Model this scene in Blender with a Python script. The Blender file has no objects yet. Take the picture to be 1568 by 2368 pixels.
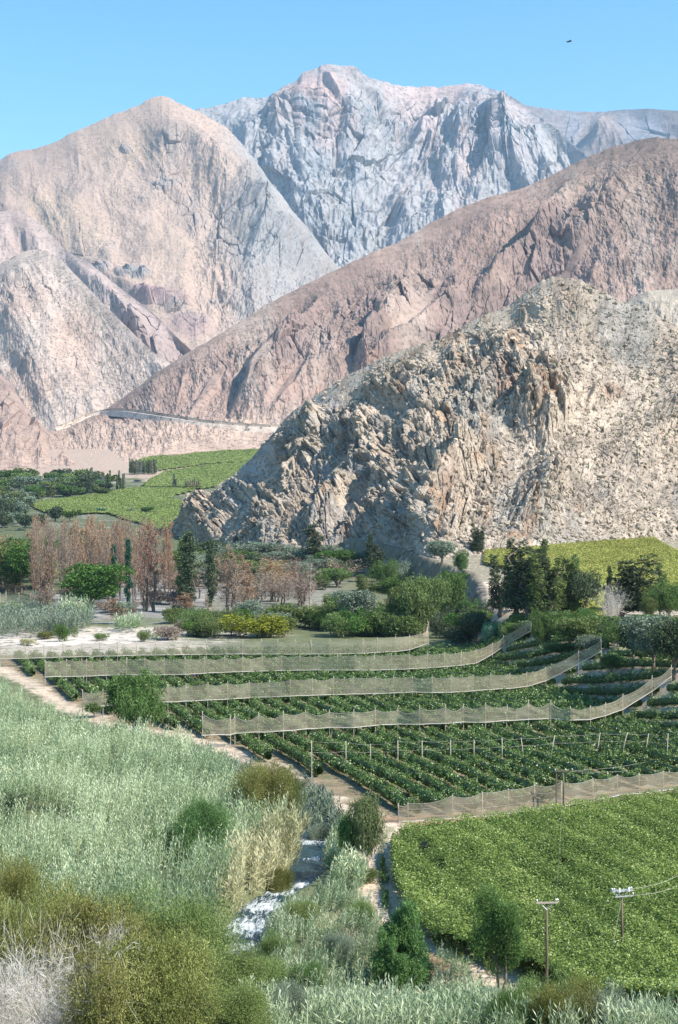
import bpy, math, random
import numpy as np
from mathutils import Vector
rng = np.random.default_rng(7)
random.seed(7)
F = 3453.0; CX = 784.0; HY = 1184.0
scene = bpy.context.scene
COL = scene.collection

# ------------------------------------------------------------------ noise
_perm = np.random.default_rng(11).permutation(256).astype(np.int64)
_perm = np.concatenate([_perm, _perm])
_ga = np.random.default_rng(12).uniform(0, 2*np.pi, 256)
_gx, _gy = np.cos(_ga).astype(np.float32), np.sin(_ga).astype(np.float32)
_r1 = np.random.default_rng(13).random(256).astype(np.float32)
_r2 = np.random.default_rng(14).random(256).astype(np.float32)
_r3 = np.random.default_rng(15).random(256).astype(np.float32)

def _h(i, j, s=0):
    return _perm[(_perm[(i + s*37) & 255] + j) & 255]

def pn(x, y, s=0):
    xi = np.floor(x).astype(np.int64); yi = np.floor(y).astype(np.int64)
    fx = (x - xi).astype(np.float32); fy = (y - yi).astype(np.float32)
    u = fx*fx*fx*(fx*(fx*6-15)+10); v = fy*fy*fy*(fy*(fy*6-15)+10)
    def g(a, b):
        h = _h(xi+a, yi+b, s)
        return _gx[h]*(fx-a) + _gy[h]*(fy-b)
    n0 = g(0, 0)*(1-u) + g(1, 0)*u
    n1 = g(0, 1)*(1-u) + g(1, 1)*u
    return (n0*(1-v) + n1*v)*1.5

def fbm(x, y, o=4, g=.5, s=0):
    r = 0; a = 1.0
    for k in range(o):
        r = r + a*pn(x, y, s+k); x = x*2.03+7.1; y = y*2.03+3.3; a *= g
    return r

def ridged(x, y, o=4, g=.5, s=0):
    r = 0; a = 1.0; w = 1.0
    for k in range(o):
        n = 1-np.abs(pn(x, y, s+k)); n = n*n*w; r = r + a*n; w = np.clip(n*1.6, 0, 1)
        x = x*2.07+5.2; y = y*2.07+1.3; a *= g
    return r

def worley(x, y, s=0, jit=.9):
    xi = np.floor(x).astype(np.int64); yi = np.floor(y).astype(np.int64)
    d1 = np.full(x.shape, 9., np.float32); d2 = d1.copy()
    hh = np.zeros(x.shape, np.int64); ox = np.zeros(x.shape, np.float32); oy = ox.copy()
    for a in (-1, 0, 1):
        for b in (-1, 0, 1):
            h = _h(xi+a, yi+b, s)
            dx = (xi+a+.5+(_r1[h]-.5)*jit - x).astype(np.float32); dy = (yi+b+.5+(_r2[h]-.5)*jit - y).astype(np.float32)
            d = dx*dx+dy*dy
            m = d < d1
            d2 = np.where(m, d1, np.minimum(d2, d))
            d1 = np.where(m, d, d1); hh = np.where(m, h, hh); ox = np.where(m, dx, ox); oy = np.where(m, dy, oy)
    return np.sqrt(d1), np.sqrt(d2), hh, ox, oy

def facets(x, y, s=0, tilt=1.3):
    """blocky fractured rock: every cell is a tilted plane"""
    d1, d2, h, ox, oy = worley(x, y, s)
    t = (_r2[(h+31) & 255]-.5)*2*tilt; q = (_r3[(h+77) & 255]-.5)*2*tilt
    return _r3[h] + t*ox + q*oy - .35*np.clip(.12-(d2-d1), 0, 1)/.12

def sstep(a, b, x):
    t = np.clip((x-a)/(b-a), 0, 1); return t*t*(3-2*t)

# ------------------------------------------------------------------ ground model (world metres, camera at the origin)
def flat(px, py, z=-29.0):
    Y = F*z/(HY-py); return ((px-CX)/F*Y, Y)
RIV = np.array([flat(px, py, -30.) for px, py in [(-260,1470),(-60,1480),(120,1462),(300,1466),(-150,1600),(-30,1640)][:0]] +
               [(-95, 330), (-72, 262), (-52, 222), (-36, 200), (-22, 184), (-12, 168)] +
               [flat(px, py, -30.) for px, py in [(700,1840),(722,1885),(726,1950),(714,2015),(665,2062),(612,2092),(572,2150),(545,2230),(530,2368)]] + [(-8, 70), (-10, 40)])
PATH = np.array([flat(px, py) for px, py in [(905,1912),(884,1940),(877,1990),(884,2050),(896,2105),(950,2150),(1050,2190),(1135,2240),(1190,2300),(1260,2400)]])
TRACK = np.array([flat(px, py) for px, py in [(-120,1505),(0,1545),(70,1580),(150,1632),(240,1672),(330,1690),(430,1706),(500,1722),(560,1745),(640,1778),(720,1838),(800,1875),(880,1908),(905,1912)]])

def dist_poly(x, y, P):
    d = np.full(np.shape(x), 1e9)
    for (ax, ay), (bx, by) in zip(P[:-1], P[1:]):
        vx, vy = bx-ax, by-ay
        t = np.clip(((x-ax)*vx+(y-ay)*vy)/(vx*vx+vy*vy), 0, 1)
        d = np.minimum(d, np.hypot(x-ax-t*vx, y-ay-t*vy))
    return d

_by = [-200, 0, 85, 95, 450, 600, 800, 1000, 1150, 1300, 1500, 1700, 2000, 2600, 14000]
_bz = [10, -2, -28.6, -29, -29, -26, -17, -4.6, 8, 21, 43, 71, 84, 86, 86]
_fy = [60, 100, 150, 212, 248, 286, 320, 345, 400, 470, 540, 600, 660, 720]
_fx = [60, 52, 46, 37.5, 31, 26, 26, 28, 33, 36, 27, 20, -4, -30]
_ty = [0, 100, 200, 300, 400, 500, 600, 700, 1000]
_tz = [-12, -23, -22.5, -21.5, -20.5, -18.5, -14.5, -9, 0]

def G(x, y):
    x = np.asarray(x, float); y = np.asarray(y, float)
    b = np.interp(y, _by, _bz)
    b = b + .25*pn(x*.11, y*.11, 5) + .6*sstep(350, 700, y)*pn(x*.03, y*.03, 6)
    d = x - np.interp(y, _fy, _fx)
    d = d + 1.8*pn(x*.15, y*.15, 8)*sstep(300, 350, y)
    w = 14 - 8.5*sstep(300, 360, y)
    t = np.clip(d/w, 0, 1)
    t = t*(1.12-.12*t)*sstep(0, .12, t) if False else t
    up = np.interp(y, _ty, _tz) - b
    z = b + np.maximum(up, 0)*sstep(0, 1, t)*(y < 760)
    z = z - np.abs(ridged(x*.35, y*.35, 2, .5, 21)-.8)*1.1*((t > .02) & (t < .98))*sstep(330, 380, y)
    # the river bed
    r = dist_poly(x, y, RIV)
    z = z - 1.9*(1-sstep(1.0, 2.4, r))*(y < 345)
    return z

_YS = np.geomspace(40, 3500, 5000)
def gp(px, py):
    xs = (px-CX)/F*_YS; zr = (HY-py)/F*_YS
    g = G(xs, _YS)
    k = np.argmax(zr <= g)
    if not (zr <= g).any(): k = len(_YS)-1
    if k > 0:
        a = zr[k-1]-g[k-1]; b = zr[k]-g[k]
        t = a/(a-b) if a != b else 0
        Y = _YS[k-1]+(_YS[k]-_YS[k-1])*t
    else: Y = _YS[0]
    return Vector(((px-CX)/F*Y, Y, float(G((px-CX)/F*Y, Y))))

# ------------------------------------------------------------------ mesh helpers
def mk(name, V, Q, mat, parent=None, smooth=False, attrs=None, mats=None, midx=None):
    """V n x 3, Q list of arrays of faces (each m x k)"""
    me = bpy.data.meshes.new(name)
    if isinstance(Q, np.ndarray): Q = [Q]
    V = np.ascontiguousarray(V, dtype=np.float32)
    me.vertices.add(len(V)); me.vertices.foreach_set("co", V.ravel())
    loops = np.concatenate([q.ravel() for q in Q]).astype(np.int32)
    tot = np.concatenate([np.full(len(q), q.shape[1], np.int32) for q in Q])
    st = np.concatenate([[0], np.cumsum(tot)[:-1]]).astype(np.int32)
    me.loops.add(len(loops)); me.loops.foreach_set("vertex_index", loops)
    me.polygons.add(len(tot)); me.polygons.foreach_set("loop_start", st); me.polygons.foreach_set("loop_total", tot)
    if smooth: me.polygons.foreach_set("use_smooth", np.ones(len(tot), bool))
    else: me.polygons.foreach_set("use_smooth", np.zeros(len(tot), bool))
    me.update(calc_edges=True)
    for k, a in (attrs or {}).items():
        if a.ndim == 2:
            at = me.attributes.new(k, 'FLOAT_COLOR', 'POINT')
            c = np.ones((len(a), 4), np.float32); c[:, :3] = a; at.data.foreach_set("color", c.ravel())
        else:
            at = me.attributes.new(k, 'FLOAT', 'POINT'); at.data.foreach_set("value", a.astype(np.float32))
    if mats:
        for m in mats: me.materials.append(m)
        me.polygons.foreach_set("material_index", midx.astype(np.int32))
    else: me.materials.append(mat)
    if name is None: return me
    o = bpy.data.objects.new(name, me); COL.objects.link(o)
    if parent: o.parent = parent
    return o

def tag(o, label=None, cat=None, group=None, kind=None):
    if label: o['label'] = label
    if cat: o['category'] = cat
    if group: o['group'] = group
    if kind: o['kind'] = kind
    return o

def empty(name, loc, rz=0):
    o = bpy.data.objects.new(name, None); COL.objects.link(o)
    o.location = loc; o.rotation_euler = (0, 0, rz); o.empty_display_size = .5
    return o

def grid_faces(ny, nx):
    i = np.arange(ny*nx).reshape(ny, nx)
    return np.stack([i[:-1, :-1], i[1:, :-1], i[1:, 1:], i[:-1, 1:]], -1).reshape(-1, 4)

def frame(d):
    d = d/np.maximum(np.linalg.norm(d, axis=-1, keepdims=True), 1e-9)
    r = np.where(np.abs(d[..., 2:3]) > .9, np.array([1., 0, 0]), np.array([0., 0, 1.]))
    a = np.cross(d, r); a /= np.maximum(np.linalg.norm(a, axis=-1, keepdims=True), 1e-9)
    return a, np.cross(d, a)

class TB:
    """collects tubes, boxes and loose quads"""
    def __init__(s): s.V = []; s.F = {}; s.n = 0
    def add(s, V, F):
        F = np.asarray(F)
        s.V.append(np.asarray(V, float)); s.F.setdefault(F.shape[1], []).append(F+s.n); s.n += len(V)
    def tube(s, pts, rad, n=6, cap=True):
        pts = np.asarray(pts, float); rad = np.broadcast_to(rad, (len(pts),))
        d = np.gradient(pts, axis=0); a, b = frame(d)
        th = np.linspace(0, 2*np.pi, n, endpoint=False)
        V = pts[:, None] + rad[:, None, None]*(np.cos(th)[None, :, None]*a[:, None] + np.sin(th)[None, :, None]*b[:, None])
        V = V.reshape(-1, 3); m = len(pts)
        i = np.arange(m*n).reshape(m, n); j = np.roll(i, -1, 1)
        Fq = np.stack([i[:-1], j[:-1], j[1:], i[1:]], -1).reshape(-1, 4)
        s.add(V, Fq)
        if cap and n > 3:
            s.F.setdefault(n, []).append((i[-1][None]+s.n-len(V)))
    def box(s, c, sz, rz=0, axes=None):
        c = np.asarray(c, float); h = np.asarray(sz, float)/2
        P = np.array([[x, y, z] for z in (-1, 1) for y in (-1, 1) for x in (-1, 1)])*h
        if axes is not None: P = P@np.asarray(axes)
        elif rz:
            R = np.array([[math.cos(rz), math.sin(rz), 0], [-math.sin(rz), math.cos(rz), 0], [0, 0, 1]]); P = P@R
        s.add(P+c, [[0, 2, 3, 1], [4, 5, 7, 6], [0, 1, 5, 4], [2, 6, 7, 3], [0, 4, 6, 2], [1, 3, 7, 5]])
    def build(s, name, mat, parent=None, smooth=False):
        V = np.concatenate(s.V); Q = [np.concatenate(v) for v in s.F.values()]
        return mk(name, V, Q, mat, parent, smooth)

# ------------------------------------------------------------------ materials
def newmat(name):
    m = bpy.data.materials.new(name); m.use_nodes = True
    nt = m.node_tree; nt.nodes.clear()
    return m, nt, nt.nodes.new, nt.links.new

def ramp(nt, fac, stops):
    r = nt.nodes.new('ShaderNodeValToRGB'); e = r.color_ramp.elements
    e[0].position = stops[0][0]; e[0].color = (*stops[0][1], 1)
    e[1].position = stops[-1][0]; e[1].color = (*stops[-1][1], 1)
    for p, c in stops[1:-1]:
        q = e.new(p); q.color = (*c, 1)
    nt.links.new(fac, r.inputs[0]); return r.outputs[0]

def noise(nt, vec, scale, detail=4, rough=.55):
    n = nt.nodes.new('ShaderNodeTexNoise'); n.inputs['Scale'].default_value = scale
    n.inputs['Detail'].default_value = detail; n.inputs['Roughness'].default_value = rough
    if vec is not None: nt.links.new(vec, n.inputs['Vector'])
    return n.outputs['Fac']

def math_(nt, op, a, b=None):
    n = nt.nodes.new('ShaderNodeMath'); n.operation = op
    for k, v in enumerate((a, b)):
        if v is None: continue
        if isinstance(v, (int, float)): n.inputs[k].default_value = v
        else: nt.links.new(v, n.inputs[k])
    return n.outputs[0]

def mixc(nt, fac, a, b, mode='MIX'):
    n = nt.nodes.new('ShaderNodeMix'); n.data_type = 'RGBA'; n.blend_type = mode
    for k, v in ((0, fac), (6, a), (7, b)):
        if isinstance(v, (int, float)): n.inputs[k].default_value = v
        elif isinstance(v, tuple): n.inputs[k].default_value = (*v, 1)
        else: nt.links.new(v, n.inputs[k])
    return n.outputs[2]

def terrain_mat(name, s1, s2, v1=.5, v2=.35, bump=.5, bdist=1.0, speck=None, gain=(1, 1, 1)):
    """albedo from the Col attribute, varied by two noises; speck=(scale, threshold, colour) small dark scrub"""
    m, nt, N, L = newmat(name)
    at = N('ShaderNodeAttribute'); at.attribute_name = 'Col'
    geo = N('ShaderNodeNewGeometry'); pos = geo.outputs['Position']
    n1 = noise(nt, pos, s1, 6, .65); n2 = noise(nt, pos, s2, 5, .7)
    g1 = ramp(nt, n1, [(.3, (1-v1,)*3), (.5, (1, 1, 1)), (.72, (1+v1*.45,)*3)])
    c = mixc(nt, 1.0, at.outputs['Color'], g1, 'MULTIPLY')
    g2 = ramp(nt, n2, [(.34, (1-v2,)*3), (.5, (1, 1, 1)), (.68, (1+v2*.4,)*3)])
    c = mixc(nt, 1.0, c, g2, 'MULTIPLY')
    if gain != (1, 1, 1): c = mixc(nt, 1.0, c, gain, 'MULTIPLY')
    if speck:
        vo = N('ShaderNodeTexVoronoi'); vo.inputs['Scale'].default_value = speck[0]; L(pos, vo.inputs['Vector'])
        k = math_(nt, 'LESS_THAN', vo.outputs['Distance'], speck[1])
        n3 = noise(nt, pos, speck[0]*.06, 2); k2 = math_(nt, 'GREATER_THAN', n3, .42)
        k = math_(nt, 'MULTIPLY', k, k2); k = math_(nt, 'MULTIPLY', k, .75)
        c = mixc(nt, k, c, speck[2])
    b = N('ShaderNodeBsdfPrincipled'); b.inputs['Roughness'].default_value = .95
    b.inputs['Specular IOR Level'].default_value = .15
    L(c, b.inputs['Base Color'])
    bp = N('ShaderNodeBump'); bp.inputs['Strength'].default_value = bump; bp.inputs['Distance'].default_value = bdist
    hsum = math_(nt, 'ADD', math_(nt, 'MULTIPLY', n2, .6), noise(nt, pos, s2*2.7, 4, .7))
    L(hsum, bp.inputs['Height']); L(bp.outputs[0], b.inputs['Normal'])
    o = N('ShaderNodeOutputMaterial'); L(b.outputs[0], o.inputs[0])
    return m

def leaf_mat(name, cols, patch=.25, trans=.3, pscale=.35, orand=.25, gloss=.0):
    """cols: three leaf colours, chosen per leaf by its own random value and by broad patches"""
    m, nt, N, L = newmat(name)
    at = N('ShaderNodeAttribute'); at.attribute_name = 'rnd'
    geo = N('ShaderNodeNewGeometry')
    n1 = noise(nt, geo.outputs['Position'], pscale, 3)
    v = math_(nt, 'ADD', math_(nt, 'MULTIPLY', at.outputs['Fac'], 1-patch*1.2), math_(nt, 'MULTIPLY', math_(nt, 'SUBTRACT', n1, .3), patch*3))
    c = ramp(nt, v, [(0, cols[0]), (.5, cols[1]), (1, cols[2])])
    oi = N('ShaderNodeObjectInfo')
    hs = N('ShaderNodeHueSaturation'); L(c, hs.inputs['Color'])
    L(math_(nt, 'ADD', math_(nt, 'MULTIPLY', oi.outputs['Random'], orand*.12), .5-orand*.06), hs.inputs['Hue'])
    L(math_(nt, 'ADD', math_(nt, 'MULTIPLY', oi.outputs['Random'], orand), 1-orand*.5), hs.inputs['Value'])
    d = N('ShaderNodeBsdfDiffuse'); L(hs.outputs[0], d.inputs[0])
    t = N('ShaderNodeBsdfTranslucent'); L(hs.outputs[0], t.inputs[0])
    mx = N('ShaderNodeMixShader'); mx.inputs[0].default_value = trans; L(d.outputs[0], mx.inputs[1]); L(t.outputs[0], mx.inputs[2])
    sh = mx.outputs[0]
    if gloss:
        gl = N('ShaderNodeBsdfGlossy'); gl.inputs['Roughness'].default_value = .45
        gl.inputs['Color'].default_value = (1, 1, 1, 1)
        m2 = N('ShaderNodeMixShader'); m2.inputs[0].default_value = gloss; L(sh, m2.inputs[1]); L(gl.outputs[0], m2.inputs[2]); sh = m2.outputs[0]
    o = N('ShaderNodeOutputMaterial'); L(sh, o.inputs[0])
    return m

def plain(name, c1, c2, scale=2., rough=.8, bump=.3, metal=0., stretch=None):
    m, nt, N, L = newmat(name)
    tc = N('ShaderNodeTexCoord'); v = tc.outputs['Object']
    if stretch:
        mp = N('ShaderNodeMapping'); mp.inputs['Scale'].default_value = stretch; L(v, mp.inputs[0]); v = mp.outputs[0]
    n1 = noise(nt, v, scale, 5, .6)
    c = ramp(nt, n1, [(.3, c1), (.7, c2)])
    b = N('ShaderNodeBsdfPrincipled'); b.inputs['Roughness'].default_value = rough; b.inputs['Metallic'].default_value = metal
    L(c, b.inputs['Base Color'])
    bp = N('ShaderNodeBump'); bp.inputs['Strength'].default_value = bump; bp.inputs['Distance'].default_value = .05
    L(n1, bp.inputs['Height']); L(bp.outputs[0], b.inputs['Normal'])
    o = N('ShaderNodeOutputMaterial'); L(b.outputs[0], o.inputs[0])
    return m

M = {}
M['ground'] = terrain_mat('ground_soil', .35, 2.2, .35, .35, .6, .12)
M['rock'] = terrain_mat('fractured_rock', .05, .8, .35, .45, .55, .35)
M['far'] = terrain_mat('far_rock', .004, .03, .28, .40, .45, 6., (.045, .27, (.10, .11, .09)), gain=(.93, .94, .96))
M['mid'] = terrain_mat('mid_rock', .012, .09, .25, .35, .5, 2.2, (.12, .27, (.13, .12, .09)), gain=(1.08, 1.04, 1.03))
M['left'] = terrain_mat('left_slope', .006, .06, .16, .22, .35, 3., (.075, .26, (.16, .15, .12)), gain=(1.02, .98, .95))
M['citrus'] = leaf_mat('citrus_leaves', [(0.022, 0.05, 0.008), (0.085, 0.15, 0.024), (0.22, 0.33, 0.08)], .2, .22, .5, .1, .05)
M['vine'] = leaf_mat('vine_leaves', [(0.05, 0.085, 0.015), (0.135, 0.205, 0.038), (0.35, 0.41, 0.12)], .3, .25, .12, .0, .03)
M['vine_pale'] = leaf_mat('yellow_vine_leaves', [(0.16, 0.175, 0.04), (0.32, 0.33, 0.085), (0.5, 0.47, 0.16)], .3, .25, .05, .0)
M['vine_far'] = leaf_mat('far_vine_leaves', [(0.185, 0.235, 0.075), (0.225, 0.28, 0.092), (0.28, 0.325, 0.12)], .4, .2, .02, .0)
M['reed'] = leaf_mat('reed_leaves', [(.085,.135,.06),(.27,.355,.18),(.70,.74,.48)], .35, .3, .06, .0, .04)
M['reed_dark'] = leaf_mat('dark_reed_leaves', [(.06,.105,.045),(.21,.29,.15),(.62,.67,.45)], .35, .3, .1, .0, .03)
M['olive_near'] = leaf_mat('near_olive_leaves', [(.07,.085,.022),(.20,.215,.065),(.42,.41,.17)], .4, .25, .5, .25)
M['reed_dry'] = leaf_mat('dry_reed_leaves', [(0.2, 0.2, 0.1), (0.42, 0.41, 0.23), (0.7, 0.65, 0.42)], .3, .3, .1, .0)
M['pine'] = leaf_mat('feathery_leaves', [(0.035, 0.085, 0.028), (0.115, 0.225, 0.07), (0.24, 0.37, 0.15)], .25, .3, .4, .1)
M['willow_pale'] = leaf_mat('pale_willow_leaves', [(.05,.075,.03),(.14,.185,.075),(.29,.33,.17)], .25, .3, .4, .1)
M['softgreen'] = leaf_mat('soft_green_leaves', [(0.065, 0.1, 0.03), (0.17, 0.235, 0.075), (0.34, 0.41, 0.17)], .35, .25, .5, .2)
M['willow'] = leaf_mat('willow_leaves', [(0.03, 0.065, 0.02), (0.1, 0.175, 0.05), (0.22, 0.31, 0.11)], .25, .3, .4, .2)
M['broad'] = leaf_mat('green_leaves', [(0.022, 0.05, 0.014), (0.075, 0.145, 0.035), (0.18, 0.28, 0.07)], .25, .25, .3, .25)
M['dark'] = leaf_mat('dark_leaves', [(0.022, 0.036, 0.02), (0.062, 0.088, 0.044), (0.2, 0.23, 0.14)], .25, .2, .25, .25)
M['olive'] = leaf_mat('olive_leaves', [(0.055, 0.07, 0.02), (0.16, 0.175, 0.05), (0.34, 0.33, 0.12)], .35, .25, .5, .2)
M['mesquite'] = leaf_mat('mesquite_leaves', [(0.045, 0.07, 0.022), (0.13, 0.175, 0.055), (0.28, 0.33, 0.14)], .3, .25, .3, .35)
M['gold'] = leaf_mat('golden_leaves', [(0.09, 0.11, 0.015), (0.22, 0.235, 0.03), (0.37, 0.35, 0.06)], .3, .25, .3, .1)
M['grey'] = leaf_mat('grey_green_leaves', [(0.07, 0.1, 0.07), (0.19, 0.24, 0.17), (0.37, 0.42, 0.31)], .3, .2, .3, .2)
M['brown'] = leaf_mat('scorched_leaves', [(0.17, 0.085, 0.045), (0.41, 0.235, 0.13), (0.6, 0.41, 0.26)], .3, .25, .15, .3)
M['fig'] = leaf_mat('fig_leaves', [(.05, .14, .08), (.14, .27, .16), (.34, .48, .32)], .2, .2, .5, .1)
M['teal'] = leaf_mat('ivy_leaves', [(.008, .045, .030), (.02, .09, .055), (.05, .15, .08)], .2, .15, .5, .1)
M['twig'] = leaf_mat('bare_twigs', [(0.13, 0.1, 0.08), (0.26, 0.2, 0.16), (0.4, 0.33, 0.27)], .3, .0, .3, .3)
M['twig_pale'] = leaf_mat('pale_twigs', [(.36, .33, .29), (.52, .49, .44), (.70, .67, .61)], .3, .0, .5, .1)
M['bark'] = plain('bark', (.08, .06, .045), (.22, .17, .13), 3., .9, .6, 0, (1, 1, .3))
M['bark_burnt'] = plain('burnt_bark', (.03, .026, .024), (.16, .11, .08), 2., .9, .6, 0, (1, 1, .2))
M['bark_pale'] = plain('pale_bark', (.25, .20, .15), (.46, .38, .30), 3., .85, .5, 0, (1, 1, .3))
M['post'] = plain('weathered_post', (.25, .215, .165), (.44, .39, .31), 6., .85, .4, 0, (1, 1, .2))
M['pole'] = plain('utility_pole_wood', (.07, .055, .035), (.17, .13, .08), 4., .8, .4, 0, (1, 1, .15))
M['steel'] = plain('galvanised_steel', (.45, .47, .48), (.68, .70, .71), 8., .4, .1, .6)
M['wire'] = plain('pale_wire', (.36, .33, .28), (.50, .47, .41), 8., .5, .1)
M['ceramic'] = plain('insulator', (.6, .62, .64), (.75, .76, .78), 8., .25, .05)
M['concrete'] = plain('plaster', (.5, .46, .42), (.66, .62, .57), 1., .9, .2)
M['tin'] = plain('tin_roof', (.08, .085, .09), (.16, .16, .17), 1., .6, .2)
M['dark_inside'] = plain('dark_opening', (.02, .02, .022), (.04, .04, .045), 1., .3, .0)
M['skin'] = plain('skin', (.30, .17, .11), (.36, .21, .14), 20, .6, .05)
M['cloth_red'] = plain('red_shirt', (.45, .08, .05), (.55, .12, .07), 12, .9, .1)
M['cloth_blue'] = plain('blue_cloth', (.10, .22, .45), (.16, .32, .6), 12, .9, .1)
M['cloth_dark'] = plain('dark_trousers', (.03, .035, .05), (.06, .06, .08), 12, .9, .1)
M['bird'] = plain('dark_feathers', (.03, .03, .035), (.06, .055, .06), 12, .8, .1)
M['orange'] = plain('orange_paint', (.75, .16, .02), (.85, .24, .04), 12, .6, .05)

def net_mat():
    m, nt, N, L = newmat('shade_net')
    tc = N('ShaderNodeTexCoord')
    n1 = noise(nt, tc.outputs['Object'], .35, 6, .75)
    c = ramp(nt, n1, [(.3, (.35, .305, .21)), (.7, (.47, .42, .31))])
    d = N('ShaderNodeBsdfDiffuse'); L(c, d.inputs[0])
    tl = N('ShaderNodeBsdfTranslucent'); L(c, tl.inputs[0])
    md = N('ShaderNodeMixShader'); md.inputs[0].default_value = .35; L(d.outputs[0], md.inputs[1]); L(tl.outputs[0], md.inputs[2])
    t = N('ShaderNodeBsdfTransparent')
    mx = N('ShaderNodeMixShader')
    f = math_(nt, 'ADD', math_(nt, 'MULTIPLY', n1, .6), .18)
    L(f, mx.inputs[0]); L(t.outputs[0], mx.inputs[1]); L(md.outputs[0], mx.inputs[2])
    o = N('ShaderNodeOutputMaterial'); L(mx.outputs[0], o.inputs[0])
    return m
M['net'] = net_mat()

def water_mat():
    m, nt, N, L = newmat('river_water')
    geo = N('ShaderNodeNewGeometry'); pos = geo.outputs['Position']
    fl = N('ShaderNodeAttribute'); fl.attribute_name = 'flow'
    n1 = noise(nt, fl.outputs['Vector'], 1.0, 6, .7); at = N('ShaderNodeAttribute'); at.attribute_name = 'foam'
    f = math_(nt, 'ADD', n1, math_(nt, 'MULTIPLY', at.outputs['Fac'], .3))
    k = ramp(nt, f, [(.70, (0, 0, 0)), (.78, (.45, .45, .45)), (.98, (1, 1, 1))])
    b = N('ShaderNodeBsdfPrincipled'); b.inputs['Roughness'].default_value = .12
    b.inputs['Base Color'].default_value = (.025, .055, .065, 1)
    w = N('ShaderNodeBsdfDiffuse'); w.inputs[0].default_value = (.78, .82, .83, 1)
    bp = N('ShaderNodeBump'); bp.inputs['Strength'].default_value = .9; bp.inputs['Distance'].default_value = .25
    L(noise(nt, fl.outputs['Vector'], 2.0, 5, .65), bp.inputs['Height']); L(bp.outputs[0], b.inputs['Normal']); L(bp.outputs[0], w.inputs['Normal'])
    mx = N('ShaderNodeMixShader'); L(k, mx.inputs[0]); L(b.outputs[0], mx.inputs[1]); L(w.outputs[0], mx.inputs[2])
    o = N('ShaderNodeOutputMaterial'); L(mx.outputs[0], o.inputs[0])
    return m
M['water'] = water_mat()

# ------------------------------------------------------------------ the valley ground, one sheet
def polymask(x, y, P):
    """even-odd test for arrays"""
    P = np.asarray(P); ins = np.zeros(np.shape(x), bool)
    for (ax, ay), (bx, by) in zip(P, np.roll(P, -1, 0)):
        if ay == by: continue
        c = (ay > y) != (by > y)
        ins ^= c & (x < (bx-ax)*(y-ay)/(by-ay)+ax)
    return ins

_ly = [140, 143, 150, 162.6, 174, 190, 210, 235, 281, 302, 330]
_lx = [6, 4.8, -.2, -3, -10.3, -17.3, -33.8, -44.5, -62, -69, -80]
def XL(y): return np.interp(y, _ly, _lx)

def build_ground():
    Ys = np.concatenate([np.linspace(-150, 30, 40), np.linspace(32, 80, 50), np.geomspace(80.5, 2600, 1000), np.geomspace(2650, 13000, 40)])
    tc = np.linspace(-.27, .27, 640)
    side = np.geomspace(.275, 2.6, 60)
    T = np.concatenate([-side[::-1], tc, side])
    Yg, Tg = np.meshgrid(Ys, T, indexing='ij')
    X = Tg*(np.maximum(np.abs(Yg), 30)+5)
    Z = G(X, Yg)
    x, y = X.ravel(), Yg.ravel()
    n = fbm(x*.05, y*.05, 4, .55, 40); nf = fbm(x*.4, y*.4, 3, .6, 44)
    sand = np.array([.50, .40, .30]); soil = np.array([.25, .19, .125]); scrub = np.array([.13, .145, .075]); grey = np.array([.36, .34, .32]); pink = np.array([.39, .295, .235]); ash = np.array([.24, .225, .21])
    C = np.tile(scrub, (len(x), 1))
    def put(w, c):
        w = np.clip(w, 0, 1)[:, None]; C[:] = C*(1-w)+np.asarray(c)*w
    # orchard floor
    inor = (x > XL(y)-1.0)*(y > 120)*(y < 306+10*sstep(-20, 20, x))
    put(inor*sstep(-.6, .6, nf+.5)*.9, soil)
    dt = dist_poly(x, y, TRACK); put((1-sstep(1.0, 2.5, dt+nf*1.2))*1., sand*1.0); put((1-sstep(.1, .4, np.abs(np.abs(dt)-.9)+nf*.2))*.35, sand*.7)
    dp = dist_poly(x, y, PATH); put(1-sstep(1.2, 2.2, dp+nf*.7), sand*1.15)
    put((1-sstep(.15, .5, dp+nf*.25))*.7*(dp < 1), scrub*1.2)
    # open soil round the path, under the pergola
    put(((x > 3)*(y < 143)*(y > 78)*(dp > 2.))*.8, np.array([.34, .22, .14]))
    # sandy river bed beyond the orchard
    rb = sstep(300, 308, y)*(1-sstep(352, 385, y+n*25))*(1-sstep(-38, -18, x+n*14))
    put(rb*sstep(-.9, -.2, nf+n*.5), np.array([.55, .48, .42]))
    # burnt ground
    bu = sstep(385, 410, y+n*16)*(1-sstep(560, 640, y))*(1-sstep(-8, 10, x))*(x > -95)
    put(bu*.85, ash); put(bu*sstep(.1, .5, n+nf*.4)*.7, grey)
    # the terrace
    d = x-np.interp(y, _fy, _fx)
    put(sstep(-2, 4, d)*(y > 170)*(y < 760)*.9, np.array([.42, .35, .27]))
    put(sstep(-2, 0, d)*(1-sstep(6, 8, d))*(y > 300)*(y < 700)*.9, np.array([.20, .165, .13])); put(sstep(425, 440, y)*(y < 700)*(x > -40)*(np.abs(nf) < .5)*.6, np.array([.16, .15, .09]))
    put(sstep(6, 8, d)*(1-sstep(18, 24, d))*(y > 345)*(y < 425), sand*1.3)
    # the desert beyond the fields
    put(sstep(1340, 1420, y+n*60+x*.0), pink)
    put(sstep(900, 960, y+n*40)*(1-sstep(1340, 1400, y))*sstep(.0, .4, n)*.5, grey)
    put((y > 700)*(y < 1340)*(1-sstep(.1, .5, nf))*.6, np.array([.085, .105, .055])); put((y < 80)*.6, np.array([.30, .26, .19]))
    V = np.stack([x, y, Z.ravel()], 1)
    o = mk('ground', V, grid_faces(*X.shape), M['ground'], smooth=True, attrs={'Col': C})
    tag(o, kind='structure')
build_ground()

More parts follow.
